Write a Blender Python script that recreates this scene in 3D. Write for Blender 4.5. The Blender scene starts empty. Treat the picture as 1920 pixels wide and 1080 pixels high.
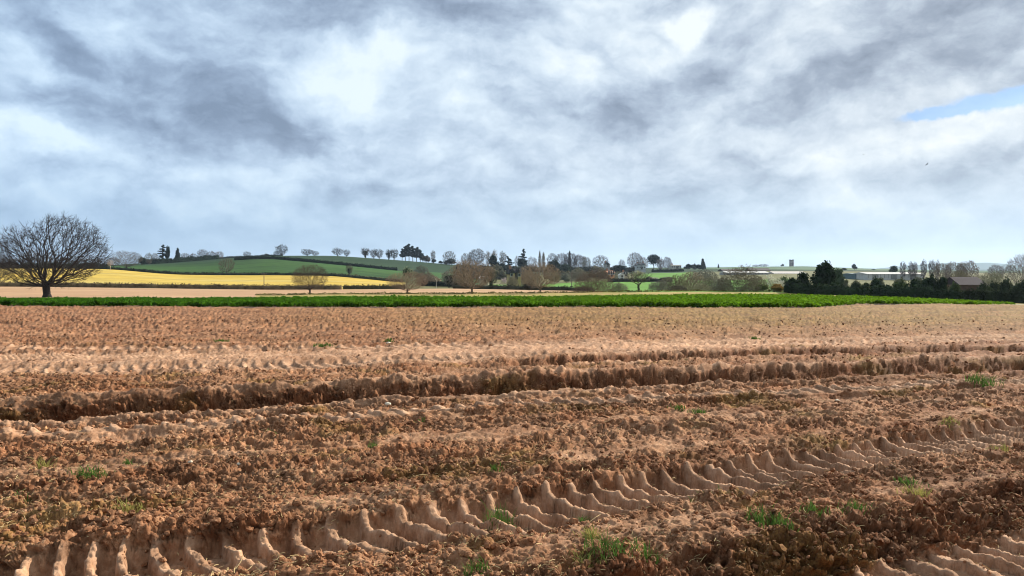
import bpy, math, random
import numpy as np
from mathutils import Matrix, Vector
R = math.radians
scene = bpy.context.scene
C = scene.collection

# ------------------------------------------------------------------ camera, sun, sky, exposure
F, CX, HOR, EYE = 1450.0, 960.0, 510.0, 1.7
cam = bpy.data.cameras.new('camera'); co = bpy.data.objects.new('camera', cam); C.objects.link(co)
co.location = (0, 0, EYE); co.rotation_euler = (R(90), 0, 0)
cam.sensor_width = 36; cam.lens = 36 * F / 1920; cam.shift_y = -30 / 1920
cam.clip_start = 0.1; cam.clip_end = 30000
scene.camera = co
SUN_AZ, SUN_EL = 46, 30            # degrees to the right of straight ahead, height
sun = bpy.data.lights.new('sun', 'SUN'); so = bpy.data.objects.new('sun', sun); C.objects.link(so)
sun.energy = 5.0; sun.angle = R(0.6); sun.color = (1.0, 0.94, 0.84)
sd = Vector((math.sin(R(SUN_AZ)) * math.cos(R(SUN_EL)), math.cos(R(SUN_AZ)) * math.cos(R(SUN_EL)), math.sin(R(SUN_EL))))
so.rotation_euler = (-sd).to_track_quat('-Z', 'Y').to_euler(); so.location = sd * 50
scene.view_settings.view_transform = 'Standard'; scene.view_settings.look = 'None'
EXPO = 0.8
scene.view_settings.exposure = EXPO; scene.view_settings.gamma = 1
scene.view_settings.use_curve_mapping = False
scene.render.engine = 'CYCLES'
scene.cycles.max_bounces = 5; scene.cycles.diffuse_bounces = 2; scene.cycles.transparent_max_bounces = 8
scene.cycles.volume_bounces = 0; scene.cycles.use_denoising = True
scene.cycles.pixel_filter_type = 'BLACKMAN_HARRIS'; scene.cycles.filter_width = 1.05

world = bpy.data.worlds.new('World'); scene.world = world; world.use_nodes = True
def build_world():
    nt = world.node_tree; N = nt.nodes; L = nt.links; N.clear()
    def nd(t, **k):
        n = N.new(t)
        for a, b in k.items(): setattr(n, a, b)
        return n
    def math_(op, a, b=None, clamp=False):
        n = nd('ShaderNodeMath', operation=op, use_clamp=clamp)
        for i, v in enumerate((a, b)):
            if v is None: continue
            if isinstance(v, (int, float)): n.inputs[i].default_value = v
            else: L.new(v, n.inputs[i])
        return n.outputs[0]
    out = nd('ShaderNodeOutputWorld'); bg = nd('ShaderNodeBackground'); bg.inputs[1].default_value = 1.0
    L.new(bg.outputs[0], out.inputs[0])
    sky = nd('ShaderNodeTexSky', sky_type='NISHITA', sun_disc=False)
    sky.sun_elevation = R(SUN_EL); sky.sun_rotation = R(SUN_AZ)
    skys = nd('ShaderNodeVectorMath', operation='SCALE'); skys.inputs['Scale'].default_value = 0.07
    L.new(sky.outputs[0], skys.inputs[0])
    tc = nd('ShaderNodeTexCoord'); d = tc.outputs['Generated']
    # wispy warp of the direction
    wn = nd('ShaderNodeTexNoise'); wn.inputs['Scale'].default_value = 4.2; wn.inputs['Detail'].default_value = 7; wn.inputs['Roughness'].default_value = .6
    L.new(d, wn.inputs['Vector'])
    ws = nd('ShaderNodeVectorMath', operation='SUBTRACT'); L.new(wn.outputs['Color'], ws.inputs[0]); ws.inputs[1].default_value = (.5, .5, .5)
    wm = nd('ShaderNodeVectorMath', operation='MULTIPLY'); L.new(ws.outputs[0], wm.inputs[0]); wm.inputs[1].default_value = (.18, .15, .13)
    wa = nd('ShaderNodeVectorMath', operation='ADD'); L.new(d, wa.inputs[0]); L.new(wm.outputs[0], wa.inputs[1])
    dw = wa.outputs[0]
    # cloud layer seen in perspective: plane projection
    sep = nd('ShaderNodeSeparateXYZ'); L.new(d, sep.inputs[0])
    m3 = nd('ShaderNodeMapping'); L.new(d, m3.inputs[0]); m3.inputs['Scale'].default_value = (1, 1, 2.4); m3.inputs['Rotation'].default_value = (0, R(-10), 0)
    n3 = nd('ShaderNodeTexNoise'); L.new(m3.outputs[0], n3.inputs['Vector']); n3.inputs['Scale'].default_value = 5.5; n3.inputs['Detail'].default_value = 12; n3.inputs['Roughness'].default_value = .66; n3.inputs['Distortion'].default_value = .15
    zz = math_('ADD', math_('MAXIMUM', sep.outputs[2], 0.0), 0.24)
    comb = nd('ShaderNodeCombineXYZ')
    L.new(math_('DIVIDE', sep.outputs[0], zz), comb.inputs[0]); L.new(math_('DIVIDE', sep.outputs[1], zz), comb.inputs[1])
    mp = nd('ShaderNodeMapping'); L.new(comb.outputs[0], mp.inputs[0])
    mp.inputs['Rotation'].default_value = (0, 0, R(-24)); mp.inputs['Scale'].default_value = (.75, 1.35, 1); mp.inputs['Location'].default_value = (3.1, .7, 0)
    n1 = nd('ShaderNodeTexNoise'); L.new(mp.outputs[0], n1.inputs['Vector'])
    n1.inputs['Scale'].default_value = 1.1; n1.inputs['Detail'].default_value = 9; n1.inputs['Roughness'].default_value = .56; n1.inputs['Distortion'].default_value = .35
    n2 = nd('ShaderNodeTexNoise'); L.new(mp.outputs[0], n2.inputs['Vector'])
    n2.inputs['Scale'].default_value = 3.6; n2.inputs['Detail'].default_value = 8; n2.inputs['Roughness'].default_value = .6; n2.inputs['Distortion'].default_value = .6
    v = math_('ADD', math_('MULTIPLY', math_('SUBTRACT', n1.outputs[0], .5), .45), .55)
    v = math_('ADD', v, math_('MULTIPLY', math_('SUBTRACT', n3.outputs[0], .5), .72))
    # billows: the same cloud noise a little further towards the sun; the difference models their lit and shaded sides
    def billow(scale, off, rot, amp):
        global_v = None; outs = []
        for o_ in (0, off):
            va = nd('ShaderNodeVectorMath', operation='ADD'); L.new(wa2.outputs[0], va.inputs[0]); va.inputs[1].default_value = (sd.x * o_, sd.y * o_, sd.z * o_ * 1.6)
            mm = nd('ShaderNodeMapping'); L.new(va.outputs[0], mm.inputs[0]); mm.inputs['Scale'].default_value = (1, 1, 1.7); mm.inputs['Rotation'].default_value = (0, R(rot), 0)
            nn = nd('ShaderNodeTexNoise'); L.new(mm.outputs[0], nn.inputs['Vector']); nn.inputs['Scale'].default_value = scale; nn.inputs['Detail'].default_value = 8; nn.inputs['Roughness'].default_value = .55; outs.append(nn.outputs[0])
        return math_('MULTIPLY', math_('SUBTRACT', outs[0], outs[1]), amp)
    wa2 = nd('ShaderNodeVectorMath', operation='ADD'); wm2 = nd('ShaderNodeVectorMath', operation='SCALE'); L.new(ws.outputs[0], wm2.inputs[0]); wm2.inputs['Scale'].default_value = .10; L.new(d, wa2.inputs[0]); L.new(wm2.outputs[0], wa2.inputs[1])
    v = math_('ADD', v, billow(6.5, .035, -12, 1.5)); v = math_('ADD', v, billow(15, .014, -8, .9))
    v = math_('ADD', v, math_('MULTIPLY', math_('SUBTRACT', n2.outputs[0], .5), .16))
    def blob(px, py, rx, ry, ang, src=dw):
        c = Vector(((px - CX) / F, 1, (HOR - py) / F)); ln = c.length; c.normalize()
        right = Vector((0, 0, 1)).cross(-c).normalized() * 1.0
        right = c.cross(Vector((0, 0, 1))).normalized(); up = right.cross(c).normalized()
        a = right * math.cos(R(ang)) + up * math.sin(R(ang)); b = up * math.cos(R(ang)) - right * math.sin(R(ang))
        m = Matrix((a, b, a.cross(b))).transposed()
        mpn = nd('ShaderNodeMapping', vector_type='TEXTURE'); L.new(src, mpn.inputs[0])
        mpn.inputs['Location'].default_value = c; mpn.inputs['Rotation'].default_value = m.to_euler()
        mpn.inputs['Scale'].default_value = (rx / F / ln, ry / F / ln, .6)
        le = nd('ShaderNodeVectorMath', operation='LENGTH'); L.new(mpn.outputs[0], le.inputs[0])
        mr = nd('ShaderNodeMapRange', interpolation_type='SMOOTHERSTEP'); L.new(le.outputs['Value'], mr.inputs[0])
        mr.inputs[1].default_value = 0; mr.inputs[2].default_value = 1; mr.inputs[3].default_value = 1; mr.inputs[4].default_value = 0
        return mr.outputs[0]
    blobs = [(650, 130, 210, 120, 0, .62), (760, 110, 110, 70, -10, .3), (1296, 38, 70, 48, 20, .9), (1190, 60, 250, 120, 10, .28),
        (120, 70, 400, 105, 0, -.42), (430, 195, 400, 110, -12, -.5), (290, 262, 330, 65, -14, -.5), (520, 240, 190, 60, 0, -.3),
        (720, 30, 460, 75, -3, -.5), (1265, 160, 330, 85, 22, -.62), (1180, 185, 200, 60, 10, -.25), (1740, 70, 520, 150, 12, -.46),
        (1560, 150, 330, 65, 14, -.45), (110, 278, 230, 55, -17, .62), (470, 322, 210, 60, -3, .55), (185, 140, 110, 170, 15, .25),
        (680, 345, 330, 70, 0, -.25), (1740, 276, 320, 75, 4, .38), (1540, 395, 260, 30, 5, .3), (1640, 405, 330, 32, 5, -.2),
        (1330, 270, 380, 80, 8, .18), (900, 165, 120, 80, 0, -.2), (1490, 85, 170, 70, 32, .35), (1040, 120, 150, 140, 0, .2),
        (190, 385, 330, 32, 0, .25), (560, 425, 420, 34, -2, -.15), (1830, 130, 260, 60, 20, -.2), (1400, 340, 300, 40, 6, -.2),
        (950, 330, 330, 60, 0, -.1), (20, 130, 120, 60, 40, .3), (1700, 340, 360, 50, 4, -.14), (900, 20, 200, 50, 0, -.2)]
    for px, py, rx, ry, an, am in blobs:
        v = math_('ADD', v, math_('MULTIPLY', blob(px, py, rx, ry, an), am * .72))
    # brighter towards the sun, milky towards the horizon
    dt = nd('ShaderNodeVectorMath', operation='DOT_PRODUCT'); L.new(d, dt.inputs[0]); dt.inputs[1].default_value = sd
    glow = math_('POWER', math_('MAXIMUM', dt.outputs['Value'], 0.0), 3.0)
    v = math_('ADD', v, math_('MULTIPLY', glow, .08))
    hz = nd('ShaderNodeMapRange', interpolation_type='SMOOTHSTEP'); L.new(sep.outputs[2], hz.inputs[0])
    hz.inputs[1].default_value = 0.0; hz.inputs[2].default_value = .15; hz.inputs[3].default_value = 1; hz.inputs[4].default_value = 0
    ramp = nd('ShaderNodeValToRGB'); L.new(math_('MULTIPLY', math_('ADD', v, .09), .90, True), ramp.inputs[0])
    def lin(c): return tuple(((x / 255) / 12.92 if x / 255 <= .04045 else ((x / 255 + .055) / 1.055) ** 2.4) / 2 ** EXPO for x in c) + (1,)
    els = ramp.color_ramp.elements
    stops = [(0.0, (136, 149, 169)), (.2, (157, 170, 190)), (.42, (184, 197, 215)), (.6, (205, 217, 232)), (.8, (226, 236, 246)), (1.0, (247, 252, 254))]
    els[0].position = 0; els[0].color = lin(stops[0][1]); els[1].position = 1; els[1].color = lin(stops[-1][1])
    for p_, c_ in stops[1:-1]:
        e = els.new(p_); e.color = lin(c_)
    # cooler away from the sun
    mrb = nd('ShaderNodeMapRange'); L.new(sep.outputs[0], mrb.inputs[0]); mrb.inputs[1].default_value = -.5; mrb.inputs[2].default_value = .45
    tint = nd('ShaderNodeMix', data_type='RGBA'); L.new(mrb.outputs[0], tint.inputs[0])
    tint.inputs[6].default_value = (.84, .97, 1.08, 1); tint.inputs[7].default_value = (1.03, 1.02, .99, 1)
    mul = nd('ShaderNodeMix', data_type='RGBA', blend_type='MULTIPLY'); mul.inputs[0].default_value = 1
    L.new(ramp.outputs[0], mul.inputs[6]); L.new(tint.outputs[2], mul.inputs[7])
    # horizon veil
    hv = nd('ShaderNodeMix', data_type='RGBA'); L.new(mrb.outputs[0], hv.inputs[0])
    hv.inputs[6].default_value = lin((160, 194, 226)); hv.inputs[7].default_value = lin((196, 221, 240))
    hm = nd('ShaderNodeMix', data_type='RGBA'); L.new(math_('MULTIPLY', hz.outputs[0], .8), hm.inputs[0])
    L.new(mul.outputs[2], hm.inputs[6]); L.new(hv.outputs[2], hm.inputs[7])
    # blue gap
    g1 = blob(1850, 216, 180, 36, 5); g2 = blob(1990, 200, 170, 44, 0); g3 = blob(1755, 234, 110, 20, 3)
    gap = math_('ADD', math_('ADD', g1, g2), g3)
    gap = math_('ADD', gap, math_('MULTIPLY', math_('SUBTRACT', n3.outputs[0], .5), 1.0))
    gm = nd('ShaderNodeMapRange', interpolation_type='SMOOTHSTEP'); L.new(gap, gm.inputs[0]); gm.inputs[1].default_value = .12; gm.inputs[2].default_value = .95
    gm.inputs[3].default_value = 0; gm.inputs[4].default_value = .75
    # keep the gap local: only where the blobs are
    loc = math_('GREATER_THAN', math_('ADD', math_('ADD', g1, g2), g3), .03)
    fin = nd('ShaderNodeMix', data_type='RGBA'); L.new(math_('MULTIPLY', gm.outputs[0], loc), fin.inputs[0])
    tb = nd('ShaderNodeMix', data_type='RGBA', blend_type='MULTIPLY'); tb.inputs[0].default_value = 1; L.new(skys.outputs[0], tb.inputs[6]); tb.inputs[7].default_value = (.26, .44, .74, 1)
    L.new(hm.outputs[2], fin.inputs[6]); L.new(tb.outputs[2], fin.inputs[7])
    L.new(fin.outputs[2], bg.inputs[0])
build_world()
world.cycles.sampling_method = 'MANUAL'; world.cycles.sample_map_resolution = 512

# ------------------------------------------------------------------ helpers
rng = np.random.default_rng(7)
def tag(o, label=None, cat=None, group=None, kind=None):
    if label: o['label'] = label
    if cat: o['category'] = cat
    if group: o['group'] = group
    if kind: o['kind'] = kind
    return o
def mesh_np(name, V, faces, smooth=False):
    """faces: list of int arrays (n,3) or (n,4)"""
    me = bpy.data.meshes.new(name)
    V = np.ascontiguousarray(V, dtype=np.float32)
    faces = [np.asarray(f, dtype=np.int32) for f in faces if len(f)]
    me.vertices.add(len(V)); me.vertices.foreach_set('co', V.ravel())
    tot = np.concatenate([np.full(len(f), f.shape[1], dtype=np.int32) for f in faces])
    idx = np.concatenate([f.ravel() for f in faces])
    me.loops.add(len(idx)); me.loops.foreach_set('vertex_index', idx)
    me.polygons.add(len(tot)); st = np.concatenate([[0], np.cumsum(tot)[:-1]]).astype(np.int32)
    me.polygons.foreach_set('loop_start', st); me.polygons.foreach_set('loop_total', tot)
    me.polygons.foreach_set('use_smooth', np.full(len(tot), smooth, dtype=bool))
    me.update(calc_edges=True)
    return me
def obj(name, me, mat=None, parent=None, color=None):
    if mat and not me.materials: me.materials.append(mat)
    o = bpy.data.objects.new(name, me); C.objects.link(o)
    if parent: o.parent = parent
    if color: o.color = (*color, 1)
    return o
def empty(name, loc, rz=0):
    o = bpy.data.objects.new(name, None); C.objects.link(o); o.location = loc; o.rotation_euler = (0, 0, rz)
    o.empty_display_size = .2
    return o
class MB:
    """collects boxes, prisms and tubes into one mesh"""
    def __init__(s): s.V = []; s.F = []; s.n = 0
    def add(s, V, Fs):
        V = np.asarray(V, float); s.V.append(V)
        for f in Fs: s.F.append([i + s.n for i in f])
        s.n += len(V); return s
    def box(s, x0, x1, y0, y1, z0, z1):
        V = [(x0, y0, z0), (x1, y0, z0), (x1, y1, z0), (x0, y1, z0), (x0, y0, z1), (x1, y0, z1), (x1, y1, z1), (x0, y1, z1)]
        return s.add(V, [(0, 3, 2, 1), (4, 5, 6, 7), (0, 1, 5, 4), (1, 2, 6, 5), (2, 3, 7, 6), (3, 0, 4, 7)])
    def gable(s, x0, x1, y0, y1, z0, z1, along='x', over=0.0, thick=.15):
        """solid pitched roof: ridge along x or y"""
        x0 -= over; x1 += over; y0 -= over; y1 += over
        if along == 'x':
            ym = (y0 + y1) / 2; V = [(x0, y0, z0), (x0, y1, z0), (x0, ym, z1), (x1, y0, z0), (x1, y1, z0), (x1, ym, z1)]
        else:
            xm = (x0 + x1) / 2; V = [(x1, y0, z0), (x0, y0, z0), (xm, y0, z1), (x1, y1, z0), (x0, y1, z0), (xm, y1, z1)]
        return s.add(V, [(0, 2, 1), (3, 4, 5), (0, 3, 5, 2), (1, 2, 5, 4), (0, 1, 4, 3)])
    def tube(s, pts, rad, n=6):
        pts = [Vector(p) for p in pts]; V = []; Fs = []
        for i, p in enumerate(pts):
            d = (pts[min(i + 1, len(pts) - 1)] - pts[max(i - 1, 0)]).normalized()
            a = d.orthogonal().normalized(); b = d.cross(a); r = rad[i] if hasattr(rad, '__len__') else rad
            for k in range(n):
                t = 2 * math.pi * k / n; V.append(p + a * math.cos(t) * r + b * math.sin(t) * r)
        for i in range(len(pts) - 1):
            for k in range(n):
                Fs.append((i * n + k, i * n + (k + 1) % n, (i + 1) * n + (k + 1) % n, (i + 1) * n + k))
        Fs.append(tuple(range(n))[::-1]); Fs.append(tuple((len(pts) - 1) * n + k for k in range(n)))
        return s.add([tuple(v) for v in V], Fs)
    def mesh(s, name):
        me = bpy.data.meshes.new(name); me.from_pydata([tuple(v) for v in np.concatenate(s.V)], [], s.F); me.update(); return me
    def build(s, name, mat, parent=None, color=None): return obj(name, s.mesh(name), mat, parent, color)

# ---- noise
def _hash(ix, iy, seed):
    h = (ix.astype(np.int64) * 374761393 + iy.astype(np.int64) * 668265263 + seed * 1274126177) & 0xffffffff
    h = ((h ^ (h >> 13)) * 1274126177) & 0xffffffff
    return h ^ (h >> 16)
def perlin(x, y, seed=0):
    ix = np.floor(x); iy = np.floor(y); fx = x - ix; fy = y - iy
    u = fx * fx * fx * (fx * (fx * 6 - 15) + 10); v = fy * fy * fy * (fy * (fy * 6 - 15) + 10)
    def g(a, b, dx, dy):
        t = (_hash(ix + a, iy + b, seed) & 1023) * (2 * math.pi / 1024)
        return np.cos(t) * dx + np.sin(t) * dy
    n00 = g(0, 0, fx, fy); n10 = g(1, 0, fx - 1, fy); n01 = g(0, 1, fx, fy - 1); n11 = g(1, 1, fx - 1, fy - 1)
    return ((n00 * (1 - u) + n10 * u) * (1 - v) + (n01 * (1 - u) + n11 * u) * v) * 1.5
def fbm(x, y, oct=4, seed=0, gain=.5):
    s = 0; a = 1
    for i in range(oct):
        s = s + a * perlin(x, y, seed + i * 17); x = x * 2.03; y = y * 2.03; a *= gain
    return s
def clods(x, y, seed, dens=.7):
    """rounded crumbs: one per cell, random radius and height"""
    ix = np.floor(x); iy = np.floor(y); out = np.zeros_like(x)
    for a in (-1, 0, 1):
        for b in (-1, 0, 1):
            h = _hash(ix + a, iy + b, seed)
            px = ix + a + .15 + .7 * ((h & 255) / 255); py = iy + b + .15 + .7 * (((h >> 8) & 255) / 255)
            r = .25 + .45 * (((h >> 16) & 127) / 127); on = (((h >> 23) & 127) / 127) < dens
            asp = .7 + .6 * (((h >> 5) & 63) / 63)
            q = 1 - (((x - px) * asp) ** 2 + ((y - py) / asp) ** 2) / (r * r)
            out = np.maximum(out, np.where(on, np.sqrt(np.maximum(q, 0)) * r, 0))
    return out
def sstep(a, b, x):
    t = np.clip((x - a) / (b - a), 0, 1); return t * t * (3 - 2 * t)

def plates(x, y, seed, tilt=.5):
    """angular crumbs: nearest cell gives a random height and a random slope"""
    ix = np.floor(x); iy = np.floor(y); best = np.full(x.shape, 9.0); out = np.zeros_like(x)
    for a in (-1, 0, 1):
        for b in (-1, 0, 1):
            h = _hash(ix + a, iy + b, seed); px = ix + a + ((h & 255) / 255); py = iy + b + (((h >> 8) & 255) / 255)
            dx = x - px; dy = y - py; d = dx * dx + dy * dy; hr = ((h >> 16) & 255) / 255; t1 = ((h >> 4) & 127) / 63.5 - 1; t2 = ((h >> 11) & 127) / 63.5 - 1
            m = d < best; best = np.where(m, d, best); out = np.where(m, hr ** 1.3 + tilt * (t1 * dx + t2 * dy) - .25 * d, out)
    return out
# ------------------------------------------------------------------ the lie of the land
# each boundary: distance of the line and the height it is seen at, for places across the view
KX = [-2600, -600, 0, 200, 330, 430, 500, 620, 745, 850, 1000, 1150, 1300, 1450, 1520, 1600, 1750, 1920, 2400, 4500]
def row(ys, zs=None): return ys
TY = {  # distance
 'R1': [52, 52, 52, 52, 52, 52, 52, 52, 52, 52, 52, 52, 52, 52, 52, 63, 64, 66, 70, 80],
 'R2': [72, 72, 72, 74, 76, 78, 80, 80, 82, 84, 86, 90, 95, 95, 92, 84, 74, 68, 75, 90],
 'R3': [100] * 20, 'R4': [190] * 20, 'R6': [330] * 20, 'R7': [520] * 20, 'R8': [760] * 20, 'R9': [1500] * 20}
TP = {  # seen at
 'R1': [574, 574, 574, 575, 575, 576, 576, 576, 576, 576, 576, 576, 577, 577, 577, 571, 570, 571, 572, 572],
 'R2': [567, 567, 566, 565, 565, 564, 563, 562, 561, 561, 561, 559, 556, 557, 558, 560, 564, 570.5, 571, 571],
 'R3': [559, 558, 558, 556, 555, 554, 553, 552, 551, 551, 550, 548, 547, 548, 550, 553, 560, 569, 570, 570],
 'R4': [536, 536, 537, 539, 541, 542, 543, 543, 542, 541, 544, 546, 547, 547, 548, 549, 551, 553, 555, 555],
 'R6': [500, 500, 503, 504, 515, 516, 516, 517, 529, 533, 534, 526, 526, 524, 522, 521, 521, 522, 524, 524],
 'R7': [500, 500, 500, 499, 495, 489, 484.5, 495, 508, 512, 515, 515, 510, 508, 508, 509, 511, 512, 513, 513],
 'R8': [498, 499, 500, 498, 491, 485.5, 481, 479.5, 488, 497, 500, 502, 503.5, 505, 505.5, 506, 508, 510, 511, 511],
 'R9': [506, 506, 508, 508, 507, 506, 506, 506, 506, 505, 503, 503, 502.5, 500, 499.6, 503, 507, 509, 511, 511]}
_gx = np.arange(-3000, 5001, 5.0)
_k = np.exp(-np.arange(-12, 13) ** 2 / (2 * 4.0 ** 2)); _k /= _k.sum()
def _sm(a, soft=True):
    g = np.interp(_gx, KX, a)
    if not soft: return g
    p = np.pad(g, 12, mode='edge'); return np.convolve(p, _k, 'valid')
TYS = {k: _sm(v, k != 'R1') for k, v in TY.items()}; TPS = {k: _sm(v) for k, v in TP.items()}
NAMES = ['R1', 'R2', 'R3', 'R4', 'R6', 'R7', 'R8', 'R9']
def knots(px):
    px = np.asarray(px, float)
    Ys = [np.zeros_like(px), np.full_like(px, 12), np.full_like(px, 27)]; Zs = [np.zeros_like(px), np.zeros_like(px), np.full_like(px, -.13)]
    for k in NAMES:
        Y = np.interp(px, _gx, TYS[k]); yy = np.interp(px, _gx, TPS[k])
        Ys.append(Y); Zs.append(EYE - (yy - HOR) / F * Y)
    for Y, yy in ((2600, 511.2), (10200, 511.6)):
        Ys.append(np.full_like(px, Y)); Zs.append(np.full_like(px, EYE - (yy - HOR) / F * Y))
    return np.array(Ys), np.array(Zs)
def land(X, Y):
    X = np.atleast_1d(np.asarray(X, float)); Y = np.atleast_1d(np.asarray(Y, float))
    px = CX + F * X / np.maximum(Y, .05); px = np.clip(px, -2999, 4999)
    KY, KZ = knots(px); h = np.diff(KY, axis=0); dl = np.diff(KZ, axis=0) / h
    m = np.zeros_like(KZ); m[0] = dl[0]; m[-1] = dl[-1]
    s = dl[:-1] * dl[1:]; w1 = 2 * h[1:] + h[:-1]; w2 = h[1:] + 2 * h[:-1]
    with np.errstate(divide='ignore', invalid='ignore'):
        m[1:-1] = np.where(s > 0, (w1 + w2) / (w1 / dl[:-1] + w2 / dl[1:]), 0)
    i = np.clip((Y[None] >= KY).sum(0) - 1, 0, len(KY) - 2); j = np.arange(len(px))
    t = np.clip((Y - KY[i, j]) / h[i, j], 0, 1); H = h[i, j]
    return ((2 * t ** 3 - 3 * t ** 2 + 1) * KZ[i, j] + (t ** 3 - 2 * t ** 2 + t) * H * m[i, j]
            + (-2 * t ** 3 + 3 * t ** 2) * KZ[i + 1, j] + (t ** 3 - t ** 2) * H * m[i + 1, j])
def at(px, Y):
    X = (px - CX) / F * Y; return float(X), float(Y), float(land(X, Y)[0])
def ground_px(px, py): # on level near ground
    Y = EYE * F / (py - HOR); return (px - CX) / F * Y, Y

# ---- wheel tracks of the near field: centre line, half width, depth, lug height, pitch, far bank rise, bank slope, crumble
class Track:
    def __init__(s, pts, hw, depth, lug, pitch, bank=0.0, nearb=0.0, slope=.12, crumble=.04, fade=None, shift=.55):
        w = np.array([ground_px(*p) for p in pts]); s.x = w[:, 0]; s.y = w[:, 1]
        s.hw, s.depth, s.lug, s.pitch, s.bank, s.nearb, s.slope, s.crumble, s.fade, s.shift = hw, depth, lug, pitch, bank, nearb, slope, crumble, fade, shift
        sl = np.gradient(s.y, s.x); s.c = 1 / np.sqrt(1 + sl ** 2)
        s.s = np.concatenate([[0], np.cumsum(np.hypot(np.diff(s.x), np.diff(s.y)))])
    def lookup(s, X, Y):
        f = np.interp(X, s.x, s.y); sl0 = (s.y[1] - s.y[0]) / (s.x[1] - s.x[0]); sl1 = (s.y[-1] - s.y[-2]) / (s.x[-1] - s.x[-2])
        f = np.where(X < s.x[0], s.y[0] + sl0 * (X - s.x[0]), f); f = np.where(X > s.x[-1], s.y[-1] + sl1 * (X - s.x[-1]), f)
        c = np.interp(X, s.x, s.c); d = (Y - f) * c
        al = X / c
        on = np.ones_like(X)
        if s.fade: on = sstep(s.fade[0], s.fade[1], X) * (1 if len(s.fade) < 4 else 1 - sstep(s.fade[2], s.fade[3], X))
        return d, al, on
TR = [
 Track([(-300, 1165), (60, 1088), (250, 1058), (640, 1006), (900, 968), (1300, 905), (1500, 875), (1750, 832), (1900, 808), (2200, 770)], .30, .095, .078, .235, .035, .0, .12, .02, shift=.68),
 Track([(1300, 1180), (1600, 1105), (1750, 1062), (1920, 1018), (2150, 965), (2500, 900)], .34, .20, .05, .235, .02, .0, .44, .07, shift=.66),
 Track([(-300, 808), (0, 790), (300, 774), (600, 755), (900, 736), (1200, 722), (1500, 712), (1920, 693), (2300, 680)], .34, .25, .0, .235, .15, .07, .36, .10),
 Track([(500, 705), (850, 691), (1100, 677), (1400, 665), (1700, 658), (1920, 655), (2300, 650)], .24, .12, .0, .235, .06, .03, .30, .10, fade=(-1.0, 1.2)),
 Track([(-300, 705), (0, 695), (500, 686), (900, 668), (1300, 655), (2000, 640)], .42, .03, .045, .24, .03, .02, .2, .02, shift=.5, fade=(-40, -30, 4, 8)),
 Track([(-300, 672), (0, 668), (700, 660), (1300, 645), (2000, 630)], .5, .02, .05, .27, .02, .0, .25, .02, shift=-.6),
 Track([(-300, 655), (0, 652), (700, 648), (1300, 636), (2000, 622)], .5, .02, .04, .3, .0, .0, .25, .02, shift=.6),
 Track([(-300, 850), (0, 828), (300, 806), (700, 786), (1060, 760), (1500, 742), (1920, 718)], .17, -.05, .045, .26, .0, .0, .12, .02, shift=.3),
 Track([(600, 880), (1000, 838), (1300, 800), (1700, 760), (2000, 735)], .36, .0, .022, .27, .0, .0, .2, .03, shift=.15, fade=(0.2, .9)),
]
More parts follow.
